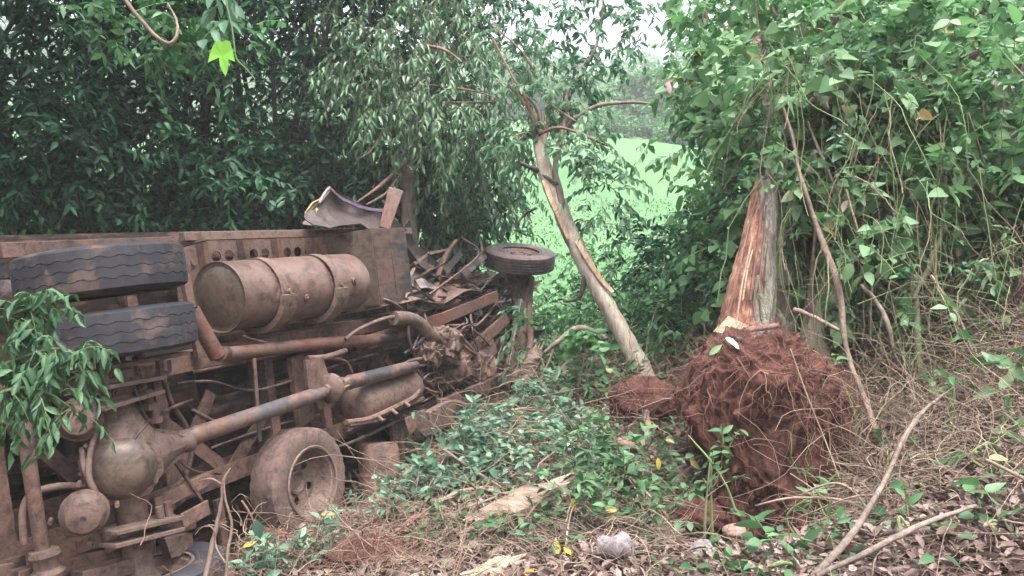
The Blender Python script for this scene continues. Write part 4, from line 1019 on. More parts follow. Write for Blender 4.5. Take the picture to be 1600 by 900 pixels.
rows = [(880, 20, 8, .5), (930, 30, 8.1, .45), (840, 40, 8.1, .5), (960, 60, 8.1, .35), (900, 80, 7.9, .45), (860, 110, 7.9, .4), (930, 120, 7.9, .35), (980, 10, 8.2, .4), (820, 90, 8, .4), (890, 150, 7.8, .3), (790, 20, 8.2, .5), (850, 160, 7.9, .25), (920, 180, 7.7, .2), (945, 230, 7.4, .2), (930, 255, 7.4, .2), (945, 300, 7.4, .2), (925, 330, 7.4, .22), (900, 235, 7.5, .2), (800, 200, 7.9, .25), (815, 245, 7.8, .25), (870, 60, 8, .5), (960, -20, 8.2, .5), (880, -30, 8.2, .6), (1010, 30, 8.1, .25)]
C, R = clumps(rows); A = sprays(C, R, 10, 10, .32, .10, .021, droop=.45, hang=.3, shell=.3)
add_foliage(t, A, L_CROWN, DROOP, 110, M['twig'], .004, b)

# ---- shrubs between the wreck, the slim tree and the pasture
mids = [((700, 470, 13.2), 1.0, 1.9, 'bushy green shrub just behind the crushed cab and front axle'), ((890, 480, 12.4), .9, 1.6, 'green shrub behind the raised front wheel'), ((960, 470, 12.0), .9, 1.3, 'green shrub to the right of the slim leaning trunk'), ((1050, 470, 10.5), .8, 1.5, 'tall dark green shrub left of the torn trunk'),
        ((930, 560, 10), .7, .8, 'low green shrub at the foot of the slim leaning tree'), ((1010, 540, 9.5), .9, 1.1, 'low green shrub between the slim tree and the torn trunk'), ((1120, 470, 9.2), .7, 1.6, 'dark shrub directly behind the torn trunk'), ((800, 540, 13), .9, 1.0, 'shrub in the hollow behind the front axle'), ((640, 430, 13.8), 1.2, 2.3, 'shrub rising behind the upright torn post')]
for i, ((x, y, d), hw, h, lab) in enumerate(mids):
    b = base_at(x, d); t = empty('green_shrub', b, lab, 'shrub', 'shrubs between the wreck and the pasture')
    top = px(x, y, d)[2] + h * .5; r_ = np.random.default_rng(130 + i); K = 20
    c = np.stack([b[0] + r_.uniform(-hw, hw, K), b[1] + r_.uniform(-.7, .7, K), r_.uniform(b[2] + .1, max(top, b[2] + .6), K)], -1)
    A = sprays(c, r_.uniform(.3, .5, K), 13, 11, .38, .11, .024, droop=.4, hang=.3)
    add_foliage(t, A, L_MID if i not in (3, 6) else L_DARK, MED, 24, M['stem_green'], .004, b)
    for k in range(4):
        q = c[r_.integers(K)]; stem(t, 'stem', [b + (r_.uniform(-.1, .1), 0, -.1), (b + q) / 2 + r_.normal(0, .1, 3), q], [.03, .02, .008], M['bark'], n=6, loc=b, seed=k)

# ---- the leafy tree at the right of the opening
b = base_at(1195, 8.2); t = empty('leafy_tree', b, 'leafy tree reaching over the pasture opening beside the torn trunk', 'tree')
rows = [(1120, 150, 7.8, .35), (1135, 110, 7.9, .4), (1165, 150, 7.8, .45), (1105, 185, 7.7, .2), (1135, 200, 7.7, .25), (1170, 90, 8, .5), (1130, 50, 8.2, .45), (1200, 40, 8.2, .5), (1240, 110, 8, .5), (1190, 190, 7.8, .4), (1230, 20, 8.3, .6), (1160, 210, 7.9, .3), (1180, -30, 8.3, .6), (1140, 0, 8.4, .3), (1110, 115, 8, .2),
        (1140, 340, 8, .3), (1165, 300, 8, .3), (1105, 405, 8.1, .3), (1080, 450, 8, .35), (1110, 400, 8, .4), (1140, 350, 8.2, .4), (1090, 470, 8, .4), (1065, 510, 8, .3), (1130, 450, 8.3, .4), (1180, 260, 8.2, .3), (1170, 320, 8.3, .4), (1080, 540, 7.8, .3), (1050, 480, 8.2, .2)]
C, R = clumps(rows); A1 = sprays(C[:15], R[:15], 15, 12, .4, .12, .026, droop=.45, hang=.4, shell=.3); A2 = sprays(C[15:], R[15:], 15, 12, .4, .115, .024, droop=.4, hang=.4, shell=.3)
add_foliage(t, A1, L_BROAD, MED, 60, M['stem_green'], .004, b); add_foliage(t, A2, L_MID, MED, 60, M['stem_green'], .004, b)
stem(t, 'trunk', [b + (0, 0, -.2), px(1215, 420, 8.2), px(1220, 250, 8.2), px(1200, 60, 8.3), px(1190, -60, 8.3)], [.16, .14, .12, .08, .05], M['bark_pale'], n=14, loc=b)
for k, (pts, r0) in enumerate([([px(1215, 240, 8.2), px(1160, 180, 8), px(1110, 165, 7.8)], .03), ([px(1215, 400, 8.2), px(1150, 420, 8.1), px(1080, 470, 8)], .025), ([px(1215, 350, 8.2), px(1150, 340, 8.1), px(1105, 390, 8)], .025), ([px(1200, 120, 8.3), px(1150, 70, 8.2), px(1120, 20, 8.3)], .03)]):
    stem(t, 'limb', pts, [r0, r0 * .7, r0 * .4], M['bark'], n=7, seed=k, loc=b)

# ---- the thicket on the right: broad leaved climbers and shrubs, each with stems of its own
def bank_z(x, y): return float(ground_z(np.array([x]), np.array([y]))[0])
thick = [((1260, 100), 6.6, .9, L_BROAD, 'pale broad leaved climber above the grey tree stump'), ((1330, 240), 6.3, .8, L_VINE, 'matt leaved climber hung between the two leaning bare poles'), ((1430, 120), 6.2, .9, L_VINE, 'matt pale climber at the top of the right thicket'), ((1540, 90), 5.9, .9, L_BROAD, 'broad leaved shrub in the top right corner'),
         ((1480, 280), 5.9, .8, L_VINE, 'matt heart leaved climber right of the green leaning pole'), ((1570, 270), 5.6, .8, L_BROAD, 'broad leaved shrub at the right edge above the dry vines'), ((1400, 380), 6.1, .7, L_VINE, 'matt leaved shrub low behind the green leaning pole'), ((1270, 350), 6.4, .7, L_BROAD, 'broad leaved shrub low behind the grey stump'), ((1300, 20), 6.9, .9, L_BROAD, 'broad leaved shrub crown above the leaning poles'),
         ((1530, 400), 5.7, .6, L_MID, 'sparse shrub growing out of the dry vine tangle'), ((1350, 430), 6.3, .5, L_BROAD, 'small shrub between the stump and the green pole'), ((1235, 190), 6.0, .55, L_VINE, 'matt leaved climber over the top of the torn trunk')]
for i, ((x, y), d, hw, mt, lab) in enumerate(thick):
    c0 = px(x, y, d); b = np.array([c0[0], c0[1] + .1, bank_z(c0[0], c0[1] + .1)]); t = empty('thicket_shrub', b, lab, 'shrub', 'shrubs and climbers of the right thicket')
    r_ = np.random.default_rng(170 + i); K = 15
    c = c0 + np.stack([r_.uniform(-hw, hw, K), r_.uniform(-.35, .5, K), r_.uniform(-.75, .75, K)], -1)
    sz = r_.uniform(.8, 1.2)
    A = sprays(c, r_.uniform(.22, .4, K), 8, 8, .34, .125 * sz if mt is not L_MID else .10, .036 * sz if mt is not L_MID else .024, droop=.35, hang=.35, spread=.9, shell=.3, tilt=.9)
    A['L'] *= rng.choice([.6, 1, 1, 1.25], len(A['L'])); A['W'] *= A['L'] / A['L'].mean()
    add_foliage(t, A, mt, HEART if mt is L_VINE else LEAF, 62, M['stem_green'], .004, b)
    B = sprays(c, r_.uniform(.25, .45, K), 5, 10, .30, .075, .015, droop=.3, hang=.3, spread=.9, shell=.3, tilt=.7); add_foliage(t, B, (L_BROAD, L_BUSH, L_MID)[i % 3], MED, 0, None, loc=b, name='small_foliage')
    B = sprays(c, r_.uniform(.25, .4, K), 1, 3, .25, .09, .026, droop=.5, hang=.9, shell=.3, tilt=1.2); add_foliage(t, B, L_DRY, CURL, 0, None, loc=b, name='dead_leaves')
    for k in range(4):
        q = c[r_.integers(K)]; a = b + (r_.uniform(-.25, .25), r_.uniform(-.1, .2), -.1); stem(t, 'stem', [a, (a + q) / 2 + r_.normal(0, .12, 3), q], [.018, .014, .006], M[str(r_.choice(['bark', 'bark_green', 'twig']))], n=6, loc=b, seed=k)
# a denser layer behind the thicket
for i, (x, d) in enumerate([(1230, 9.6), (1330, 9), (1450, 8.6), (1560, 8.2), (1680, 7.4)]):
    b = base_at(x, d); t = empty('back_tree', b, ['green tree behind the torn trunk and its climbers', 'green tree behind the two leaning poles', 'green tree in the middle of the thicket, farthest back', 'green tree behind the dry vine tangle', 'green tree just past the right edge of the thicket'][i], 'tree', 'trees closing off the thicket')
    r_ = np.random.default_rng(210 + i); K = 46
    c = np.stack([b[0] + r_.uniform(-1.0, 1.0, K), b[1] + r_.uniform(-.4, 1.0, K), r_.uniform(b[2] + .2, 4.6, K)], -1)
    A = sprays(c, r_.uniform(.35, .6, K), 13, 10, .42, .14, .036, droop=.4, hang=.35)
    add_foliage(t, A, L_BROAD, MED, 0, M['bark'], .005, b)
    stem(t, 'trunk', [b + (0, 0, -.2), b + (.1, 0, 1.8), b + (-.1, .1, 4.5)], [.1, .08, .03], M['bark'], n=9, loc=b, seed=i)

# bare poles leaning in the thicket
def pole(name, lab, pts, r, mat, cat='pole', seed=0, n=9, grp=None):
    b = np.asarray(pts[0], float); V, F = stem_mesh(pts, r, n, 6, .09, seed, b)
    return tag(link(name, mesh_np(name, V, F, M[mat]), None, b), lab, cat, grp)
pole('leaning_sapling', 'dry bark sapling curving up from the root ball side, left pole', [px(1375, 690, 4.9), px(1350, 620, 5.1), px(1322, 545, 5.3), px(1310, 450, 5.4), px(1275, 350, 5.5), px(1250, 275, 5.5), px(1238, 215, 5.6), px(1220, 160, 5.7)], [.018, .017, .018, .024, .018, .015, .013, .010], 'twig', 'sapling', 1)
pole('leaning_sapling', 'mossy green sapling leaning left, tallest bare pole in the thicket', [px(1438, 580, 5.4), px(1432, 500, 5.5), px(1425, 420, 5.6), px(1412, 340, 5.7), px(1392, 270, 5.8), px(1362, 190, 5.9), px(1335, 140, 6)], [.020, .025, .026, .025, .024, .022, .018], 'bark_green', 'sapling', 2)
pole('thin_sapling', 'thin bare sapling beside the mossy green pole', [px(1425, 470, 5.5), px(1460, 395, 5.5), px(1475, 340, 5.6), px(1478, 260, 5.6)], [.014, .016, .012, .01], 'bark_green', 'sapling', 3)
pole('thin_sapling', 'thin pale sapling bowed near the top of the thicket', [px(1320, 330, 5.7), px(1295, 270, 5.7), px(1275, 225, 5.8), px(1262, 190, 5.8)], [.012, .012, .01, .008], 'twig', 'sapling', 4)
pole('dead_stem', 'arched dry stem between the stump and the mossy pole', [px(1395, 545, 5.2), px(1385, 500, 5.2), px(1365, 465, 5.25), px(1345, 445, 5.3)], [.014, .016, .014, .01], 'twig', 'stem', 5)
pole('dead_stem', 'slanting dry stem crossing in front of the stump', [px(1240, 482, 5.2), px(1275, 497, 5.15), px(1310, 516, 5.1)], [.013, .014, .013], 'twig', 'stem', 6)
pole('dead_stem', 'long slanting dry stem above the vine tangle', [px(1455, 430, 5.2), px(1480, 470, 5.1), px(1500, 500, 5.0), px(1520, 550, 4.9)], [.01, .01, .009, .007], 'twig', 'stem', 7)

# ---- the torn trunk still standing over the root ball, the thin grey trunk behind it, the stump
b = px(1165, 530, 5.75)
t = empty('torn_trunk', b, 'thick tree trunk with bark stripped to orange wood above the root ball', 'tree trunk')
def mat_torn():
    m, nt, bs = new_mat('torn_bark_and_wood')
    tc = nt.nodes.new('ShaderNodeTexCoord'); sp = nt.nodes.new('ShaderNodeSeparateXYZ'); nt.links.new(tc.outputs['Object'], sp.inputs[0])
    n = noise(nt, 2.2, 8, .7, stretch=(2, 2, .9)); fine = noise(nt, 7, 8, .7, stretch=(7, 7, 1.2)); ptch = noise(nt, 4, 5, .6, stretch=(2, 2, 1))
    bark = ramp(nt, [(.38, (.09, .08, .066)), (.5, (.17, .155, .13)), (.62, (.28, .265, .23))]); nt.links.new(fine.outputs[0], bark.inputs[0])
    wood = ramp(nt, [(.40, (.075, .033, .028)), (.47, (.17, .068, .05)), (.54, (.31, .155, .10)), (.62, (.48, .34, .25))]); mm = nt.nodes.new('ShaderNodeMix'); mm.inputs[0].default_value = .5
    nt.links.new(fine.outputs[0], mm.inputs[2]); nt.links.new(ptch.outputs[0], mm.inputs[3]); nt.links.new(mm.outputs[0], wood.inputs[0])
    # bare on the side torn by the fall: to the left of a ragged edge that runs up the trunk
    e = nt.nodes.new('ShaderNodeMath'); e.operation = 'MULTIPLY_ADD'; nt.links.new(sp.outputs[2], e.inputs[0]); e.inputs[1].default_value = -.10; nt.links.new(sp.outputs[0], e.inputs[2])
    e2 = nt.nodes.new('ShaderNodeMath'); e2.operation = 'MULTIPLY_ADD'; nt.links.new(n.outputs[0], e2.inputs[0]); e2.inputs[1].default_value = .55; nt.links.new(e.outputs[0], e2.inputs[2])
    r = ramp(nt, [(.30, (1, 1, 1)), (.312, (0, 0, 0))]); nt.links.new(e2.outputs[0], r.inputs[0])
    nt.links.new(mixc(nt, r.outputs[0], bark.outputs[0], wood.outputs[0]), bs.inputs['Base Color']); bs.inputs['Roughness'].default_value = .8
    hh = nt.nodes.new('ShaderNodeMath'); hh.operation = 'MULTIPLY_ADD'; nt.links.new(fine.outputs[0], hh.inputs[0]); hh.inputs[1].default_value = .5; nt.links.new(r.outputs[0], hh.inputs[2])
    bump(nt, bs, hh.outputs[0], .8, .02); return m
M['torn'] = mat_torn()
stem(t, 'trunk', [px(1160, 560, 5.75), px(1166, 515, 5.75), px(1175, 440, 5.78), px(1187, 360, 5.82), px(1198, 285, 5.86)], [.225, .197, .16, .12, .075], M['torn'], n=36, sub=14, rough=.05, seed=5, loc=b)
m = MB()
for (x, y, h, w) in ((1188, 292, .10, .07), (1193, 287, .06, .06), (1201, 285, .20, .07), (1206, 288, .12, .05), (1209, 294, .05, .05), (1190, 296, .05, .07)):
    q = Vector(px(x, y, 5.84)); m.beam(q - Vector((0, 0, .12)), q + Vector((0, .02, h)), w, .05, (0, 1, 0), w2=w * .22, h2=.015)
m.v = [tuple(np.array(v) - b) for v in m.v]; m.build('splintered_top', M['torn'], t, smooth=False)
for pts, w, mt in (([px(1190, 500, 5.555), px(1186, 440, 5.60), px(1194, 370, 5.68), px(1197, 320, 5.74)], .014, 'bark'), ([px(1150, 505, 5.55), px(1160, 440, 5.60), px(1176, 370, 5.68)], .016, 'wood'), ([px(1136, 500, 5.60), px(1152, 430, 5.64), px(1166, 370, 5.71), px(1184, 300, 5.77)], .02, 'twig_red'), ([px(1172, 470, 5.57), px(1180, 410, 5.62), px(1190, 330, 5.72), px(1199, 292, 5.76)], .018, 'twig_red'), ([px(1183, 520, 5.55), px(1178, 470, 5.575), px(1184, 430, 5.61)], .025, 'bark'), ([px(1160, 470, 5.57), px(1168, 420, 5.61), px(1176, 390, 5.65)], .013, 'wood_white'), ([px(1196, 440, 5.62), px(1201, 380, 5.68), px(1203, 330, 5.75)], .02, 'bark')):
    strip(t, 'bark_flap', pts, w, M[mt], b, .014)
m = MB(); m.prism([px(1116, 518, 5.53), px(1140, 494, 5.555), px(1176, 512, 5.545), px(1188, 522, 5.54), px(1150, 526, 5.52)], (0, .03, .0)); m.v = [tuple(np.array(v) - b) for v in m.v]; m.build('fresh_cut', M['wood_white'], t, smooth=False)
b = px(1222, 520, 6.3); t = empty('grey_trunk', b, 'plain grey trunk standing right behind the torn trunk', 'tree trunk')
stem(t, 'trunk', [px(1222, 560, 6.3), px(1222, 420, 6.3), px(1218, 300, 6.35), px(1214, 255, 6.4)], [.14, .12, .11, .08], M['bark_pale'], n=16, loc=b)
b = px(1272, 535, 6.0); t = empty('tree_stump', b, 'short pale brown stump behind the right side of the root ball', 'stump')
stem(t, 'trunk', [px(1270, 560, 6), px(1272, 500, 6), px(1282, 460, 6.05), px(1296, 425, 6.1)], [.10, .085, .08, .05], M['bark_pale'], n=14, loc=b, rough=.1); stem(t, 'side_shoot', [px(1278, 480, 6), px(1300, 470, 5.95), px(1312, 455, 5.95)], [.05, .045, .03], M['bark_pale'], n=10, loc=b)
pole('broken_root', 'dark red broken root lying on top of the root ball', [px(1150, 525, 5.45), px(1170, 516, 5.42), px(1195, 512, 5.42), px(1217, 508, 5.45)], [.016, .02, .022, .018], 'twig_red', 'root', 8)
pole('broken_root', 'short brown root stub at the left of the pale stump', [px(1228, 525, 5.7), px(1222, 500, 5.7), px(1216, 492, 5.72)], [.025, .02, .02], 'bark', 'root', 9)

# vines hanging down and climbing up the face of the thicket
def hanging_vines(n, x0, x1, y0, y1, d0, d1, L, r, mat, seed, label, rise=.5):
    r_ = np.random.default_rng(seed); d = r_.uniform(d0, d1, n); P = np.empty((n, 10, 3)); P[:, 0] = np.stack([(r_.uniform(x0, x1, n) - 800) / 1230 * d, d, (450 - r_.uniform(y0, y1, n)) / 1230 * d], -1)
    dr = unit(np.stack([r_.normal(.12, .4, n), r_.normal(0, .25, n), -np.ones(n) * r_.uniform(.4, 1, n)], -1)); l = L * r_.uniform(.4, 1.4, n)
    for k in range(1, 10):
        dr = unit(dr + r_.normal(0, .15, (n, 3)) + GRAV * .14); P[:, k] = P[:, k-1] + dr * (l / 9)[:, None]
    V, F = tubes_np(P, r_.uniform(.5, 1.5, n)[:, None] * r * np.ones((1, 10)), 4); return tag(link('hanging_vines', mesh_np('hanging_vines', V, [F], mat)), label, kind='stuff')
hanging_vines(80, 1190, 1620, 60, 420, 5.0, 6.2, .9, .0024, M['straw'], 801, 'dry brown vines hanging over the face of the right thicket')
hanging_vines(90, 1190, 1620, 60, 420, 5.0, 6.2, .8, .0026, M['stem_green'], 802, 'green vine stems over the face of the right thicket')
hanging_vines(5, 1240, 1620, 120, 330, 5.2, 5.8, 1.0, .006, M['twig'], 803, 'thicker bare vine stems in the right thicket')
# ------------------------------------------------------------------ the upturned root ball
def root_ball():
    import bmesh
    bm = bmesh.new(); bmesh.ops.create_icosphere(bm, subdivisions=7, radius=1)
    V = np.array([v.co[:] for v in bm.verts]); r_ = np.random.default_rng(77)
    d = np.zeros(len(V))
    for f, a in ((1.6, .09), (3, .08), (6, .075), (11, .06), (22, .038), (44, .022), (80, .012)):
        for _ in range(4):
            k = r_.normal(0, 1, 3); k *= f / np.linalg.norm(k); w = np.sin(V @ k + r_.uniform(0, 6.28) + 1.5 * np.sin(V @ k[[1, 2, 0]])); d += (w if f < 5 else 1.3 * (.5 - np.abs(w))) * a / 1.7
    V = np.sign(V) * np.abs(V) ** .78
    W = V * (1 + d)[:, None]
    # shoulders overhang a hollowed, crumbling front
    cz = W[:, 2]; front = np.clip(-W[:, 1], 0, 1)
    W[:, 1] += front * sstep(.35, -.25, cz) * .12
    W[:, 1] -= front * np.exp(-((cz - .48) / .22) ** 2) * .14
    W[:, 2] = np.where(cz > .5, .5 + (cz - .5) * .55, cz)
    W[:, 0] *= 1 - .12 * np.clip(-cz, 0, 1)
    W = W * np.array([.45, .50, .90])
    W[:, 0] -= .22 * np.exp(-((W[:, 2] - .24) / .24) ** 2) * np.clip(-W[:, 0] * 2, 0, 1)
    for v, c in zip(bm.verts, W): v.co = c
    me = bpy.data.meshes.new('root_soil'); bm.to_mesh(me); bm.free(); me.materials.append(M['soil'])
    for p in me.polygons: p.use_smooth = True
    return me, W
RB = px(1178, 676, 5.35)
rb = empty('root_ball', RB + (0, 0, -.75), 'upturned ball of red earth and hairy roots under the torn trunk', 'root ball')
rme, RW = root_ball(); rs = link('soil', rme, rb, (0, 0, .75))
# fine roots: run over the soil face, then hang
def hair(n, klen, rmin, rmax, seed, par, off, hang=1.0, sel=lambda W: (W[:, 1] < .15)):
    r_ = np.random.default_rng(seed); S = RW[sel(RW)]; S = S[r_.integers(len(S), size=n)]
    nrm = unit(S * np.array([1 / .36, 1 / .38, 1 / .6])); tan = unit(np.cross(nrm, r_.normal(0, 1, (n, 3))) + GRAV * .9 * hang)
    K = 9; P = np.empty((n, K, 3)); P[:, 0] = S + nrm * .004; L = klen * r_.uniform(.4, 1.4, n)
    d = unit(tan + nrm * r_.uniform(.0, .5, (n, 1)))
    for k in range(1, K):
        d = unit(d + r_.normal(0, .34, (n, 3)) + GRAV * .12 * hang)
        P[:, k] = P[:, k - 1] + d * (L / K)[:, None]
        # stay outside the soil
        q = P[:, k] / np.array([.48, .50, .90]); rr = np.linalg.norm(q, axis=1); bad = rr < .72
        P[bad, k] *= (0.76 / rr[bad])[:, None]
    R = r_.uniform(rmin, rmax, n)[:, None] * np.linspace(1, .3, K)[None]
    V, F = tubes_np(P + off, R, 4); return V, F
V, F = hair(420, .22, .001, .0024, 1, rb, np.array([0, 0, .75])); tag(link('fine_roots', mesh_np('fine_roots', V, [F], M['root']), rb), kind='stuff')
V2, F2 = hair(640, .34, .0009, .0024, 2, rb, np.array([0, 0, .75]), .5, lambda W: (W[:, 1] < .2) & (W[:, 2] > .2)); tag(link('fine_roots', mesh_np('fine_roots', V2, [F2], M['root']), rb), kind='stuff')
for k in range(60):
    V, F = hair(1, .42, .002, .006, 100 + k, rb, np.array([0, 0, .75]), .7, lambda W: (W[:, 1] < -.1) & (W[:, 2] > -.35)); link('root', mesh_np('root', V, [F], M['root']), rb)
# loose red soil to its left and in front, a second smaller heap
def mound(name, lab, c, s, mat, seed, cat='soil heap', par=None, sub=5, amp=.3):
    import bmesh
    bm = bmesh.new(); bmesh.ops.create_icosphere(bm, subdivisions=sub, radius=1); V = np.array([v.co[:] for v in bm.verts]); r_ = np.random.default_rng(seed); d = np.zeros(len(V))
    for f, a in ((1.8, .4), (4, .3), (9, .2), (19, .12)):
        for _ in range(3):
            k = r_.normal(0, 1, 3); k *= f / np.linalg.norm(k); d += np.sin(V @ k + r_.uniform(0, 6.28)) * a / 1.7
    W = V * (1 + amp * d)[:, None] * np.asarray(s)
    for v, q in zip(bm.verts, W): v.co = q
    me = bpy.data.meshes.new(name); bm.to_mesh(me); bm.free(); me.materials.append(mat)
    for p in me.polygons: p.use_smooth = True
    o = link(name, me, par, c); return tag(o, lab, cat) if lab else o
mound('soil_heap', 'red soil clump with roots left of the root ball, at the slim trunk foot', px(1010, 625, 6.3), (.26, .24, .22), M['soil'], 3)
mound('soil_heap', 'red earth pit in front of the root ball', px(1085, 800, 5.2), (.26, .2, .12), M['soil'], 4)
mound('soil_heap', 'small heap of red earth and straw below the spare wheel', px(420, 880, 5.3), (.22, .2, .2), M['soil'], 5)
mound('soil_heap', 'red earth with matted roots at the bottom centre', px(600, 860, 4.7), (.34, .22, .055), M['soil'], 6)
mound('stone', 'rounded reddish stone in front of the red earth pit', px(1148, 830, 4.3), (.065, .05, .04), M['stone_red'], 7, 'stone', sub=4, amp=.12)
mound('stone', 'pale grey stone lying in the litter near the bottom', px(1100, 858, 4.0), (.07, .06, .045), M['stone'], 8, 'stone', sub=4, amp=.2)
# a crushed grey plastic cup, lying on its side
m = MB(); q = Vector(px(940, 856, 3.95)); ax = (Vector(px(990, 852, 3.85)) - q).normalized(); m.lathe([(0, .052), (.004, .056), (.03, .054), (.06, .056), (.09, .058), (.13, .062), (.155, .055), (.165, .03), (.168, .001)], q, ax, 20)
m.v = [tuple(np.array(v) + np.array([0, 0, .006 * math.sin(60 * v[0])]) + np.random.default_rng(int(abs(v[0] * 9e4)) % 9999).normal(0, .003, 3)) for v in m.v]
tag(m.build('plastic_cup', M['stone'], None, sharp=60), 'crumpled grey plastic cup lying in the litter, bottom centre', 'cup')
mound('paper_scrap', 'small crumpled white scrap among the bush leaves', px(885, 698, 5.6), (.035, .03, .03), mat_soil('white_scrap', (.6, .6, .6), (.75, .75, .75), (.85, .85, .85)), 9, 'litter', sub=3, amp=.3)
def root_mat(n, c, s, seed, name, lab, rr=(.0015, .004), mat='root', L=.35):
    r_ = np.random.default_rng(seed); P = np.empty((n, 9, 3)); P[:, 0] = np.asarray(c) + r_.normal(0, 1, (n, 3)) * np.asarray(s); d = rdir(n, r_) * np.array([1, 1, .5]); l = L * r_.uniform(.4, 1.3, n)
    for k in range(1, 9): d = unit(d + r_.normal(0, .35, (n, 3)) + GRAV * .05); P[:, k] = P[:, k-1] + d * (l / 9)[:, None]
    V, F = tubes_np(P, r_.uniform(*rr, n)[:, None] * np.linspace(1, .4, 9)[None], 4); return tag(link(name, mesh_np(name, V, [F], M[mat])), lab, kind='stuff')
root_mat(130, px(1005, 610, 6.05), (.2, .12, .12), 5, 'matted_roots', 'red fibrous roots on the soil clump left of the root ball'); root_mat(260, px(610, 850, 4.6), (.42, .25, .05), 6, 'matted_roots', 'red fibrous roots matted over the earth at the bottom centre'); root_mat(160, px(415, 865, 5.1), (.10, .08, .12), 7, 'matted_roots', 'straw coloured roots below the spare wheel', mat='straw')

# ------------------------------------------------------------------ leaf litter and twigs
def on_ground(x, y, lift=0.0): return np.stack([x, y, ground_z(x, y) + lift], -1)
def frustum_xy(n, y0, y1, x0, x1, seed, pw=1.0):
    r_ = np.random.default_rng(seed); y = y0 + (y1 - y0) * r_.random(n) ** pw; u = x0 + (x1 - x0) * r_.random(n); return (u - 800) / 1230 * y, y, r_
def litter(n, y0, y1, x0, x1, seed, L=.085, W=.022, mat=L_DRY, tmpl=CURL, n_obj=0, lift=.012, tilt=.55, label='brown leaf litter', pw=1.0):
    x, y, r_ = frustum_xy(n, y0, y1, x0, x1, seed, pw)
    p = on_ground(x, y, 0) + np.stack([np.zeros(n), np.zeros(n), r_.uniform(0, lift * 4, n)], -1)
    a = r_.uniform(0, 6.28, n); d = np.stack([np.cos(a), np.sin(a), r_.normal(0, .3, n)], -1); up = unit(np.array([0, 0, 1.]) + r_.normal(0, tilt, (n, 3)))
    A = dict(p=p, d=unit(d), up=up, L=L * r_.uniform(.45, 1.35, n), W=W * r_.uniform(.6, 1.4, n), twigs=np.zeros((0, 5, 3)))
    return A
A = litter(15000, 2.6, 8.5, 900, 1700, 11, L=.062, W=.015, pw=1.2)
V_ = in_view(A['p'], 0) & (A['p'][:, 0] > -.2); near = np.argsort(-A['L'] / A['p'][:, 1] * V_)[:280]; msk = np.zeros(len(A['p']), bool); msk[near] = True
lm = mesh_np('fallen_leaf', CURL[0], [CURL[1]], L_DRY); leaf_objects(ground, lm, *(A[k][msk] for k in ('p', 'd', 'up', 'L', 'W')), name='fallen_leaf')
V, F = leaves_np(*(A[k][~msk] for k in ('p', 'd', 'up', 'L', 'W')), CURL); tag(link('leaf_litter', mesh_np('leaf_litter', V, [F], L_DRY)), 'dry brown leaf litter covering the bank on the right', kind='stuff')
A = litter(6000, 3.6, 9.5, 380, 1000, 12, L=.075, W=.02); V, F = leaves_np(*(A[k] for k in ('p', 'd', 'up', 'L', 'W')), CURL); tag(link('leaf_litter', mesh_np('leaf_litter', V, [F], L_DRY)), 'dry leaves scattered under the fallen bush at the centre', kind='stuff')

def twigs(n, y0, y1, x0, x1, seed, L, r, lift, mat, name, label, rise=.25, curl=.25, pw=1.0, K=8):
    x, y, r_ = frustum_xy(n, y0, y1, x0, x1, seed, pw); P = np.empty((n, K, 3)); P[:, 0] = on_ground(x, y, .01) + np.stack([np.zeros(n), np.zeros(n), r_.random(n) ** 2 * lift], -1)
    a = r_.uniform(0, 6.28, n); d = unit(np.stack([np.cos(a), np.sin(a), np.abs(r_.normal(0, rise, n))], -1)); l = L * r_.uniform(.3, 1.5, n)
    for k in range(1, K):
        d = unit(d + r_.normal(0, curl, (n, 3)) + GRAV * .06); P[:, k] = P[:, k-1] + d * (l / K)[:, None]
        g = ground_z(P[:, k, 0], P[:, k, 1]) + .004; P[:, k, 2] = np.maximum(P[:, k, 2], g)
    V, F = tubes_np(P, r_.uniform(.5, 1.5, n)[:, None] * r * np.linspace(1, .45, K)[None], 3)
    return tag(link(name, mesh_np(name, V, [F], mat)), label, kind='stuff')
twigs(8500, 2.7, 8.5, 1000, 1700, 21, .24, .0015, .05, M['straw'], 'dry_twigs', 'thin dry twigs strewn over the right bank', pw=1.2)
twigs(2600, 3.6, 9, 420, 1050, 22, .36, .0022, .22, M['straw'], 'dry_twigs', 'thin dry twigs strewn around the fallen bush')
twigs(2000, 3.6, 7.0, 1330, 1720, 23, .5, .0021, .34, M['straw'], 'dry_vine_tangle', 'tangle of dry vines and straw on the right bank', rise=.7, curl=.3)
twigs(900, 4.6, 7.0, 1250, 1720, 24, .9, .0024, .7, M['straw'], 'dry_vine_tangle', 'dry hanging vines at the foot of the right thicket', rise=1.0, curl=.28)
twigs(700, 5.0, 8, 1180, 1700, 25, .9, .0028, 1.3, M['stem_green'], 'green_vines', 'thin green vine stems climbing through the right thicket', rise=1.0, curl=.25)
twigs(800, 7, 11, 640, 1150, 26, .6, .004, .4, M['straw'], 'dry_twigs', 'dry stems in the shrubs behind the slim tree', rise=.8)

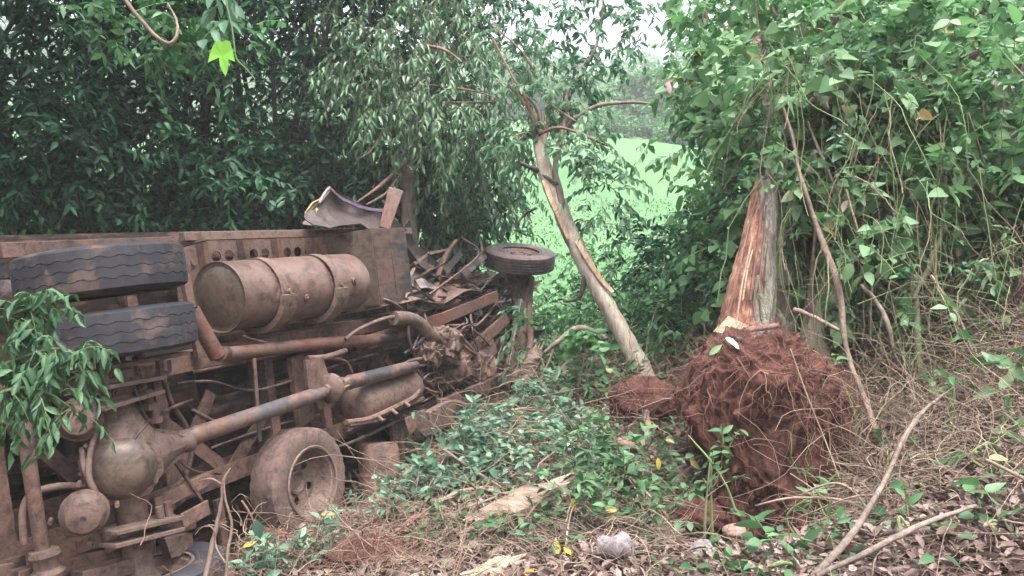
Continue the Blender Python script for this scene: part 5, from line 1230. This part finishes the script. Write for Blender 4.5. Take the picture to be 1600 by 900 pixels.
# ------------------------------------------------------------------ green ground plants, one by one where they can be told apart
def small_bush(name, lab, c, hw, hh, K, per, L, W, mat, n_obj, seed, grp=None, tmpl=LEAF, cat='bush', nl=7, tlen=.26, stemmat='twig', droop=.2, dy=.25):
    c = np.asarray(c, float); g = bank_z(c[0], c[1]); b = np.array([c[0], c[1], g]); t = empty(name, b, lab, cat, grp); r_ = np.random.default_rng(seed)
    C = c + np.stack([r_.uniform(-hw, hw, K), r_.uniform(-dy, dy, K), r_.uniform(-hh, hh, K)], -1); C[:, 2] = np.maximum(C[:, 2], ground_z(C[:, 0], C[:, 1]) + .05)
    A = sprays(C, r_.uniform(.08, .2, K), per, nl, tlen, L, W, droop=droop, up=.5, spread=.9, hang=.1, tilt=.7, shell=.3); A['p'][:, 2] = np.maximum(A['p'][:, 2], ground_z(A['p'][:, 0], A['p'][:, 1]) + .01)
    add_foliage(t, A, mat, tmpl, n_obj, M[stemmat], .0035, b)
    for k in range(3):
        q = C[r_.integers(K)]; stem(t, 'stem', [b + (r_.uniform(-hw, hw) * .5, 0, 0), (b + q) / 2 + r_.normal(0, .05, 3), q], [.010, .008, .004], M[stemmat], n=6, loc=b, seed=k)
    return t
G1 = 'leafy branches fallen across the foreground'
small_bush('fallen_bush', 'pale leafy bush fallen in front of the crushed front end', px(810, 705, 6.1), .56, .20, 22, 7, .085, .017, L_BUSH, 70, 301, G1)
small_bush('fallen_bush', 'pale leafy sprigs at the corner of the wreck above the ribbed can', px(720, 770, 5.8), .30, .13, 12, 8, .085, .022, L_BUSH, 40, 302, G1)
small_bush('fallen_bush', 'leafy mass behind the pale bush, near the front axle foot', px(900, 640, 7.4), .55, .15, 17, 8, .095, .020, L_BUSH, 40, 303, G1)
small_bush('fallen_bush', 'darker leafy bush left of the root ball', px(985, 730, 5.3), .38, .22, 17, 6, .08, .018, L_LOW, 60, 304, G1)
small_bush('fallen_bush', 'leafy sprigs beside the split log', px(905, 745, 5.5), .40, .12, 12, 6, .075, .016, L_BUSH, 50, 305, G1)
small_bush('fallen_bush', 'bluish leafy sprig at the bottom edge below the spare wheel', px(462, 878, 5.0), .16, .10, 7, 7, .085, .024, L_BUSH, 30, 306, G1)
small_bush('fallen_bush', 'leafy sprigs under the split log near the bottom', px(800, 850, 4.5), .45, .10, 9, 5, .07, .016, L_LOW, 40, 307, G1)
small_bush('fallen_bush', 'leafy sprigs on the ground left of the split log', px(640, 800, 5.6), .36, .12, 8, 6, .075, .017, L_BUSH, 30, 308, G1)
small_bush('fallen_bush', 'leafy sprigs around the grey cup', px(980, 800, 4.6), .34, .16, 9, 6, .075, .018, L_LOW, 40, 309, G1)
small_bush('fallen_bush', 'drooping leafy sprig under the slim leaning trunk', px(905, 540, 6.9), .16, .10, 3, 4, .13, .034, L_MID, 20, 310, G1, droop=.6)
small_bush('fallen_bush', 'low leaves at the foot of the slim leaning tree', px(960, 605, 6.9), .4, .08, 10, 6, .09, .022, L_LOW, 24, 311, G1)
G2 = 'small green plants in the litter'
for i, (x, y, d, L, lab) in enumerate([(1385, 715, 4.6, .13, 'tuft of strap leaves beside the dry sapling foot'), (1545, 700, 3.9, .11, 'small plant with yellowing leaves at the right edge'), (1215, 880, 3.5, .12, 'upright green sprout at the bottom edge right of the cup'), (1570, 830, 3.2, .13, 'broad leaved sprout in the lower right corner'), (1110, 700, 4.6, .09, 'thin sprout with two leaves before the root ball'), (1300, 870, 3.5, .08, 'low plant at the bottom between the two long branches'), (1410, 850, 3.4, .08, 'low plant under the long slanting branch'), (1330, 590, 5.2, .11, 'hanging green leaves right of the root ball top'), (1120, 890, 3.6, .1, 'green sprout at the very bottom below the pale stone'), (1480, 600, 4.6, .09, 'small green plant in the middle of the dry vines'), (1590, 590, 4.2, .16, 'single pale strap leaf plant at the right edge'), (1270, 760, 4.4, .09, 'sprig hanging before the lower right of the root ball')]):
    small_bush('low_plant', lab, px(x, y, d), .07, .05, 2, 2, L, L * .22, [L_LOW, L_BROAD][i % 2], 14, 330 + i, G2, cat='plant', nl=4, tlen=.16, stemmat='stem_green', dy=.05)
# low green cover between the shrubs
def cover(n, y0, y1, x0, x1, seed, mat, label, L=.07, W=.02, lift=.03, pw=1):
    A = litter(n, y0, y1, x0, x1, seed, L, W, lift=lift, tilt=.8, pw=pw); V, F = leaves_np(*(A[k] for k in ('p', 'd', 'up', 'L', 'W')), MED); return tag(link('ground_cover', mesh_np('ground_cover', V, [F], mat)), label, kind='stuff')
cover(2600, 4.6, 10, 600, 1060, 41, L_LOW, 'green leaves and seedlings covering the ground round the fallen bush', lift=.04)
cover(1100, 3, 8, 1000, 1700, 42, L_LOW, 'scattered green leaves in the litter of the right bank')
cover(3500, 8.5, 13.5, 500, 1200, 43, L_MID, 'low green plants in the hollow behind the wreck', L=.12, W=.032, lift=.08)

# ------------------------------------------------------------------ logs and branches lying about, each its own
def branch(name, lab, pts, r, mat, cat='branch', seed=0, n=8, grp='broken branches on the ground', forks=()):
    b = np.asarray(pts[0], float); V, F = stem_mesh(pts, r, n, 6, .08, seed, b)
    if not forks: return tag(link(name, mesh_np(name, V, F, M[mat]), None, b), lab, cat, grp)
    t = empty(name, b, lab, cat, grp); link('main_stem', mesh_np('main_stem', V, F, M[mat]), t)
    for k, (p, rr) in enumerate(forks): stem(t, 'side_twig', p, rr, M[mat], n=6, seed=k, loc=b)
    return t
def log(name, lab, p, q, r, mat, seed, cat='log', flat=.6, endmat='wood_white'):
    b = np.asarray(p, float); q = np.asarray(q, float); t = empty(name, b, lab, cat)
    V, F = stem_mesh([p, b * .7 + q * .3, b * .3 + q * .7, q], [r * .75, r, r * .95, r * .6], 14, 8, .13, seed, b)
    link('split_wood', mesh_np('split_wood', V, F, M[mat], smooth=False), t); d = Vector(q - b); m = MB(); r_ = random.Random(seed)
    for e, s in ((Vector((0, 0, 0)), -1), (d, 1)):
        for k in range(6):
            o = Vector((r_.uniform(-r, r) * .6, r_.uniform(-r, r) * .6, r_.uniform(-r, r) * .5)); m.beam(e + o - d.normalized() * s * .05, e + o * 1.1 + d.normalized() * s * r_.uniform(.02, .09), .03, .02, (0, 0, 1), w2=.005, h2=.005)
    m.build('splinters', M[endmat], t, smooth=False); return t
log('split_log', 'long weathered split log lying across the foreground', px(742, 818, 4.6), px(876, 760, 4.8), .075, 'wood_old', 51)
log('split_log', 'freshly broken white log end at the bottom edge', px(722, 908, 3.95), px(800, 876, 4.05), .042, 'wood_white', 52)
log('split_log', 'upright splintered piece left under the split log', px(742, 845, 4.6), px(752, 890, 4.4), .05, 'wood_old', 53)
log('split_log', 'splintered strip pointing down from the split log', px(855, 815, 4.8), px(838, 872, 4.5), .04, 'wood_old', 54)
log('broken_stake', 'broken bark slab standing at the foot of the front axle', px(818, 600, 8.4), px(842, 545, 8.5), .09, 'wood_old', 55)
log('fallen_log', 'brown log lying under the slim leaning trunk', px(862, 590, 7.8), px(945, 560, 7.6), .075, 'bark', 56)
log('split_log', 'grey bark log low at the bottom left of centre', px(640, 890, 4.6), px(735, 850, 4.7), .055, 'bark', 57)
branch('long_branch', 'long smooth branch slanting up right from the bottom edge', [px(1268, 905, 3.1), px(1335, 830, 3.35), px(1385, 745, 3.7), px(1412, 685, 4.0), px(1445, 640, 4.3), px(1490, 605, 4.6)], [.014, .014, .013, .012, .009, .005], 'bark', seed=1)
branch('long_branch', 'straight brown branch low in the right foreground', [px(1275, 900, 3.1), px(1350, 865, 3.15), px(1440, 820, 3.2), px(1525, 790, 3.3)], [.010, .012, .011, .008], 'bark', seed=2)
branch('long_branch', 'pale branch lying before the foot of the root ball', [px(1180, 790, 4.2), px(1240, 778, 4.1), px(1330, 785, 4.0), px(1400, 835, 3.7)], [.004, .006, .007, .006], 'twig', seed=3, forks=[([px(1255, 770, 4.1), px(1300, 755, 4.05), px(1330, 765, 4.0), px(1355, 795, 3.9)], [.006, .007, .007, .005]), ([px(1290, 780, 4.05), px(1265, 760, 4.1), px(1235, 740, 4.2)], [.004, .004, .003])])
branch('long_branch', 'bent sprig standing before the left of the root ball', [px(1150, 800, 4.4), px(1135, 760, 4.45), px(1110, 720, 4.5), px(1075, 680, 4.6)], [.007, .007, .006, .004], 'stem_green', seed=4)
branch('long_branch', 'grey branch reaching in from the right edge', [px(1640, 770, 3.3), px(1585, 740, 3.4), px(1540, 718, 3.5)], [.01, .009, .007], 'twig', seed=5)
branch('long_branch', 'pale branch lying across the bush at the centre', [px(620, 800, 5.3), px(680, 785, 5.3), px(730, 765, 5.4), px(800, 762, 5.4)], [.012, .014, .012, .008], 'twig', seed=6)
branch('long_branch', 'thin branch running up from the split log to the right', [px(850, 775, 5.0), px(900, 745, 5.1), px(960, 730, 5.1), px(1000, 722, 5.2)], [.01, .01, .008, .006], 'twig', seed=7, forks=[([px(870, 765, 5.0), px(840, 730, 5.3), px(870, 705, 5.5)], [.006, .005, .004])])
branch('long_branch', 'red root arching over the earth at the bottom left of centre', [px(600, 850, 4.8), px(640, 815, 4.9), px(680, 803, 4.9), px(740, 815, 4.9)], [.016, .02, .018, .012], 'twig_red', seed=8)
branch('long_branch', 'dark twig arching out of the earth beside the grey log', [px(610, 880, 4.4), px(650, 872, 4.4), px(668, 892, 4.3)], [.012, .014, .012], 'twig_red', seed=9)
branch('long_branch', 'stick standing in the leaves right of the ribbed can', [px(770, 765, 5.8), px(738, 720, 5.9), px(720, 690, 6.0), px(705, 665, 6.1)], [.008, .008, .007, .005], 'twig', seed=10)
branch('long_branch', 'thin grey trunk piece standing at the slim tree foot', [px(1012, 700, 5.8), px(1010, 650, 6.0), px(1008, 600, 6.3)], [.03, .025, .02], 'bark', seed=11)
branch('long_branch', 'pale forked stick right of the front axle', [px(842, 600, 8), px(860, 560, 8), px(870, 520, 8.1)], [.016, .013, .01], 'twig', seed=12, forks=[([px(852, 578, 8), px(836, 530, 8.1)], [.01, .006])])
branch('long_branch', 'brown root stub below the red soil clump', [px(965, 690, 5.7), px(990, 697, 5.6), px(1012, 690, 5.6)], [.03, .035, .02], 'twig_red', seed=13)
branch('thin_root', 'tall pale root rising from the bottom edge before the spare wheel', [px(315, 930, 4.4), px(330, 860, 4.45), px(345, 790, 4.5), px(348, 755, 4.5), px(360, 732, 4.5)], [.016, .013, .011, .009, .004], 'twig', 'root', seed=14, grp='thin roots before the truck', forks=[([px(347, 757, 4.5), px(330, 748, 4.5), px(310, 752, 4.5)], [.007, .006, .003])])
branch('thin_root', 'wavy pale root right of the tall one before the spare wheel', [px(352, 930, 4.4), px(355, 870, 4.45), px(362, 820, 4.5), px(352, 780, 4.5), px(350, 750, 4.5)], [.01, .009, .008, .007, .004], 'twig', 'root', seed=15, grp='thin roots before the truck', forks=[([px(352, 880, 4.4), px(338, 855, 4.45), px(335, 830, 4.45), px(325, 820, 4.45)], [.006, .005, .005, .003])])
branch('thin_root', 'small twig with a hanging green leaf before the spare wheel', [px(402, 830, 4.6), px(392, 805, 4.6), px(378, 782, 4.6)], [.004, .006, .007], 'twig_red', 'twig', seed=16, grp='thin roots before the truck')
branch('long_branch', 'thin dark root on the face of the root ball, straightest and longest', [px(1235, 545, 4.75), px(1262, 620, 4.65), px(1290, 690, 4.6), px(1312, 748, 4.5)], [.004, .004, .004, .003], 'straw', seed=17, grp='thin roots on the root ball')

# single leaves that catch the eye
def single_leaf(name, lab, p, d, up, L, W, mat, tmpl=LEAF, grp=None):
    o = link(name, mesh_np(name, tmpl[0], [tmpl[1]], mat)); p, ax, ay, az = leaf_frames(np.array([p]), np.array([d], float), np.array([up], float), np.array([L]), np.array([W]))
    o.matrix_world = Matrix(((ax[0][0], ay[0][0], az[0][0], p[0][0]), (ax[0][1], ay[0][1], az[0][1], p[0][1]), (ax[0][2], ay[0][2], az[0][2], p[0][2]), (0, 0, 0, 1))); return tag(o, lab, 'leaf', grp)
G3 = 'single coloured leaves on the ground'
for (x, y, d, dx, lab) in ((895, 778, 4.6, (0.1, 0, -1), 'yellow leaf hanging beside the split log'), (942, 797, 4.5, (1, 0, 0), 'yellow leaf lying flat right of the split log'), (880, 855, 4.1, (.8, 0, -.5), 'yellow leaf low left of the grey cup'), (817, 897, 3.9, (1, .2, .2), 'yellow leaf at the bottom edge'), (1028, 715, 5.0, (.1, 0, -1), 'long yellow leaf hanging left of the root ball'), (380, 855, 4.8, (1, 0, .5), 'yellow leaf on the straw below the spare wheel'), (873, 866, 4.1, (-.2, 0, 1), 'small yellow leaf beside the grey cup')):
    single_leaf('yellow_leaf', lab, px(x, y, d), dx, (0, -.8, .5), .085, .017, L_YEL, LEAF, G3)
single_leaf('green_leaf', 'single green leaf hanging before the spare wheel', px(402, 812, 4.58), (.1, 0, -1), (0, -1, .2), .12, .035, L_BUSH)
single_leaf('pale_leaf', 'silvery leaf lying on top of the root ball', px(1133, 528, 4.95), (.9, 0, -.55), (0, -.7, .7), .13, .026, mat_leaf('silvery_leaf', [(.3, .38, .36), (.4, .48, .46)], .5, .1), LEAF)
single_leaf('green_leaf', 'dark green leaf on the fresh cut of the torn trunk', px(1140, 530, 5.2), (1, 0, .05), (0, -.7, .7), .14, .022, L_MID)
single_leaf('pale_leaf', 'pale leaf standing before the left shoulder of the root ball', px(1108, 555, 4.9), (.7, 0, .6), (0, -.8, .4), .11, .02, L_VINE)
single_leaf('orange_leaf', 'orange brown dry leaf at the right edge of the litter', px(1545, 716, 3.7), (1, 0, .05), (0, -.6, .8), .1, .022, mat_leaf('orange_dry_leaf', [(.4, .2, .09), (.5, .3, .15)], .7, .1))

# ------------------------------------------------------------------ leafy branch lying over the rear tyres (left), and what hangs in from above
b = px(-60, 600, 4.0); t = empty('fallen_branch', b, 'wilted leafy branch hanging over the rear tyres at the left edge', 'branch')
mains = [[px(-60, 600, 4.0), px(30, 560, 4.0), px(90, 545, 4.05), px(140, 560, 4.1)], [px(-60, 520, 4.0), px(20, 490, 4.05), px(60, 478, 4.1), px(85, 480, 4.15)], [px(-60, 640, 3.9), px(20, 608, 3.95), px(70, 612, 4.0), px(115, 640, 4.05)], [px(-50, 560, 4), px(0, 580, 4), px(60, 590, 4.0)]]
for k, p in enumerate(mains): stem(t, 'stem', p, [.01, .009, .007, .003], M['stem_green'], n=7, loc=b, seed=k)
C = np.array([q for p in mains for q in [v[:] for v in spline(p, 4)]]); C = C[(C[:, 0] / C[:, 1] * 1230 + 800) > -40]
C = np.concatenate([C, np.array([px(x, y, 4.05) for x, y in ((20, 540), (60, 610), (10, 640), (40, 575), (100, 575), (120, 600), (20, 470), (30, 500))])])
A = sprays(C, .05, 2, 6, .17, .10, .016, droop=.6, up=.1, hang=.8, spread=.75, shell=.2)
add_foliage(t, A, L_WILT, leaf_template([(.2, .7), (.5, 1.0), (.8, .6)], droop=.35, fold=.5, wave=.05), 220, M['stem_green'], .003, b)
b = np.array([-6.2, 1.5, float(ground_z(np.array([-6.2]), np.array([1.5]))[0])]); t = empty('overhanging_tree', b, 'tall tree whose bent bare branch and feathery leaves hang in at the top left, with an unseen crown added for shade', 'tree')
stem(t, 'trunk', [b + (0, 0, -.3), b + (.2, .2, 2.5), b + (.6, .5, 5), b + (1.2, .8, 8)], [.3, .24, .18, .1], M['bark_dark'], n=14, loc=b)
r_ = np.random.default_rng(611); K = 120  # crown out of view, added dense to shade the left trees and the truck
C = np.stack([r_.uniform(-8.5, -2.6, K), r_.uniform(-3, 7.5, K), r_.uniform(4.3, 8, K)], -1); C = C[(C[:, 2] > .366 * C[:, 1] + 1.6)]
A = sprays(C, r_.uniform(.6, 1.0, len(C)), 12, 10, .6, .22, .06, droop=.4, hang=.3, shell=.2); add_foliage(t, A, L_DARK, SMALL, 0, M['bark_dark'], .006, b, name='unseen_shade_crown')
for q in C[::12]: stem(t, 'limb', [b + (.5, .4, 4.5), (b + (.5, .4, 4.5) + q) / 2 + (0, 0, .3), q], [.08, .05, .02], M['bark_dark'], n=7, loc=b)
stem(t, 'limb', [b + (.3, .3, 3.4), px(60, -330, 4.4), px(150, -120, 4.6), px(188, -10, 4.6)], [.06, .03, .016, .010], M['twig'], n=8, loc=b)
stem(t, 'limb', [px(188, -10, 4.6), px(215, 25, 4.6), px(245, 58, 4.6), px(266, 68, 4.6), px(277, 52, 4.6), px(275, 30, 4.65), px(262, 5, 4.7)], [.010, .011, .011, .012, .009, .007, .004], M['twig'], n=8, loc=b)
C, R = clumps([(215, 40, 4.9, .1), (260, 25, 4.9, .12), (180, 60, 5, .1), (300, 60, 4.9, .12), (240, 80, 5, .12), (330, 20, 4.9, .1), (290, 15, 4.9, .12), (390, 45, 5, .12), (150, 30, 5, .12), (310, 85, 5, .1)])
A = sprays(C, R, 6, 9, .26, .085, .018, droop=.35, hang=.3, spread=1.0, shell=.2); add_foliage(t, A, L_MID, LEAF, 60, M['stem_green'], .003, b)
b = px(345, -20, 2.9); t = empty('hanging_vine', b, 'thin vine with a three lobed lime green leaf at the top left', 'vine')
stem(t, 'stem', [px(352, -20, 2.9), px(355, 10, 2.9), px(362, 40, 2.9), px(366, 70, 2.9), px(370, 92, 2.9), px(383, 106, 2.9), px(398, 125, 2.9), px(380, 130, 2.9)], [.004, .0035, .003, .003, .0025, .002, .002, .0015], M['stem_green'], n=6, loc=b)
def lobed(cx, cy, d, s, rot=0):
    out = [(0, .62), (.20, .68), (.35, .62), (.42, .30), (.52, -.05), (.58, -.25), (.42, -.19), (.29, -.12), (.30, -.40), (.25, -.66), (.18, -.88), (.03, -.66), (-.08, -.36), (-.12, -.02), (-.24, -.02), (-.40, -.19), (-.57, -.29), (-.52, .10), (-.37, .50), (-.25, .66), (-.10, .66)]
    V = [(0, 0, 0)] + [(x, -.06 * abs(x) + .04 * math.sin(5 * y) - .12 * (y < 0) * y * y, y) for x, y in out]; n = len(out)
    F = [(0, 1 + i, 1 + (i + 1) % n) for i in range(n)]; V = [tuple(np.array(v) * s + px(cx, cy, d) - b) for v in V]
    me = bpy.data.meshes.new('lime_leaf'); me.from_pydata(V, [], F); me.materials.append(L_LIME); o = link('leaf', me, t); so = o.modifiers.new('t', 'SOLIDIFY'); so.thickness = .0006; return o
lobed(347, 88, 2.9, .0865)['label'] = 'bright lime three lobed leaf'
C, R = clumps([(342, 40, 2.95, .02), (350, 5, 2.95, .03), (335, -10, 3, .04)]); A = sprays(C, R, 3, 3, .06, .09, .022, droop=.6, hang=1.0, shell=.2); add_foliage(t, A, L_BUSH, LEAF, 20, M['stem_green'], .002, b)

# loose sticks and broken boughs heaped over the fallen bush
twigs(210, 4.2, 7.0, 560, 1030, 61, .85, .0065, .22, M['twig'], 'loose_sticks', 'pale sticks and broken boughs heaped through the fallen bush', rise=.25, curl=.12)
twigs(110, 3.0, 6.0, 1020, 1650, 62, .7, .0055, .08, M['twig'], 'loose_sticks', 'bare sticks lying across the right bank', rise=.2, curl=.12)
for k, (pts, r0, mt, lab) in enumerate((([px(690, 700, 5.9), px(740, 735, 5.6), px(790, 765, 5.3)], .011, 'twig', 'bare pale bough slanting down through the middle of the fallen bush'), ([px(830, 740, 5.5), px(815, 800, 5.1), px(800, 850, 4.8)], .008, 'bark', 'thin dark stick crossing under the split log'), ([px(930, 700, 5.6), px(1000, 760, 5.0), px(1045, 810, 4.6)], .009, 'twig', 'pale stick running from the bush towards the red pit'),
    ([px(560, 820, 5.6), px(640, 790, 5.5), px(720, 775, 5.4)], .013, 'twig', 'pale bough lying from the spare wheel to the bush'), ([px(880, 905, 3.9), px(888, 820, 4.4), px(905, 760, 4.8)], .005, 'straw', 'thin green grey whip rising beside the cup'), ([px(700, 880, 4.5), px(780, 845, 4.6), px(850, 842, 4.5)], .010, 'bark', 'short bark covered bough between the two lower logs'), ([px(745, 660, 6.6), px(800, 640, 6.8), px(880, 645, 6.8)], .009, 'twig', 'pale bough lying over the back of the fallen bush'))):
    branch('long_branch', lab, pts, [r0, r0, r0 * .6], mt, seed=70 + k)

twigs(1500, 3.8, 7.0, 540, 1060, 63, .45, .0021, .16, M['straw'], 'matted_vines', 'matted dry vines and grass trampled round the fallen bush', rise=.3, curl=.3)
mound('soil_heap', 'reddish earth shoulder joining the root ball to the bank on its right', px(1300, 640, 5.75), (.30, .34, .34), M['soil'], 14)
twigs(700, 5.0, 6.2, 1250, 1400, 64, .4, .0018, .30, M['straw'], 'dry_twigs', 'dry stems trailing over the earth right of the root ball', rise=.4)
# ------------------------------------------------------------------ far trees on the pasture, the wooded hill, haze
G4 = 'hazy trees across the pasture'
far = [((1000, 66), 5.5, 4.5, 'hazy tree at the foot of the wood, left of the far pair'), ((1085, 62), 6.0, 5.0, 'hazy grey green tree at the pasture edge, nearest of the far trees'), ((1190, 64), 6, 6, 'hazy tree at the pasture edge behind the leafy tree'), ((1050, 92), 6.5, 6.5, 'pale hazy tree rising above the pasture trees'), ((930, 88), 6, 5, 'pale hazy tree seen through the slim tree crown'), ((840, 84), 7, 6, 'pale hazy tree left of the slim tree crown'), ((1140, 96), 7, 8, 'tall pale hazy tree farthest up the pasture')]
for i, ((x, d), hw, h, lab) in enumerate(far):
    b = base_at(x, d); t = empty('far_tree', b, lab, 'tree', G4); r_ = np.random.default_rng(400 + i); K = 46
    c = np.stack([b[0] + r_.uniform(-hw, hw, K) * .6, b[1] + r_.uniform(-2, 2, K), b[2] + r_.uniform(.8, h, K)], -1)
    w = 1 - .5 * np.clip((c[:, 2] - b[2]) / h - .4, 0, 1); c[:, 0] = b[0] + (c[:, 0] - b[0]) * w
    A = sprays(c, r_.uniform(.8, 1.5, K), 26, 7, 1.0, .42, .13, droop=.3, hang=.3, shell=.3)
    add_foliage(t, A, L_FAR, SMALL, 0, None, loc=b); stem(t, 'trunk', [b + (0, 0, -.5), b + (.2, 0, h * .4), b + (0, 0, h * .8)], [.35, .25, .1], M['bark'], n=8, loc=b)
# bushes along the upper edge of the pasture
for i, (x, d, w, h) in enumerate([(955, 58, 1.6, 1.6), (1012, 60, 1.3, 1.2), (1050, 57, 1.0, 1.3), (1110, 56, 1.8, 2.0), (1150, 58, 1.5, 1.4), (905, 60, 2.0, 2.2), (1080, 75, 2.4, 2.6)]):
    b = base_at(x, d); t = empty('far_bush', b, ['small round bush at the far pasture edge left of the opening', 'low bush at the far pasture edge, second from the left', 'lowest bush in the middle of the far pasture edge', 'broad bush at the far pasture edge by the leafy tree', 'bush at the far pasture edge behind the leafy tree', 'bush at the far pasture edge behind the slim tree', 'bush higher up the hill above the pasture edge'][i], 'bush', 'bushes along the far pasture edge'); r_ = np.random.default_rng(460 + i); K = 12
    c = np.stack([b[0] + r_.uniform(-w, w, K), b[1] + r_.uniform(-1, 1, K), b[2] + r_.uniform(0, h, K)], -1)
    A = sprays(c, r_.uniform(.4, .8, K), 22, 7, .6, .26, .08, droop=.3, hang=.2, shell=.3); add_foliage(t, A, L_FAR, SMALL, 0, None, loc=b)
n = 420; r_ = np.random.default_rng(500); y = r_.uniform(108, 165, n); x = r_.uniform(-.75, .75, n) * y; z = ground_z(x, y)
C = np.stack([x, y, z + r_.uniform(.5, 3.5, n)], -1); A = sprays(C, r_.uniform(1.8, 3.4, n), 26, 5, 1.8, 1.2, .4, droop=.3, hang=.2, shell=.4)
V, F = leaves_np(A['p'], A['d'], A['up'], A['L'], A['W'], SMALL); tag(link('far_forest', mesh_np('far_forest', V, [F], L_FAR)), 'wooded hill fading in the haze beyond the pasture', kind='stuff')

HAZE = 0.0019
m = bpy.data.materials.new('haze'); m.use_nodes = True; nt = m.node_tree; nt.nodes.clear()
out = nt.nodes.new('ShaderNodeOutputMaterial'); pv = nt.nodes.new('ShaderNodeVolumePrincipled'); pv.inputs['Color'].default_value = (.93, .95, .97, 1); pv.inputs['Density'].default_value = HAZE; pv.inputs['Anisotropy'].default_value = 0.0
nt.links.new(pv.outputs[0], out.inputs['Volume'])
x1, y0, y1 = 300.0, -30.0, 430.0
gz0, gz1 = float(GZ.min()) - 1.0, float(GZ.max()) + 12
hz = MB().box((-x1, y0, gz0), (x1, y1, gz1)).build('haze', m, None, smooth=False)
tag(hz, 'pale humid haze filling the valley', kind='stuff')
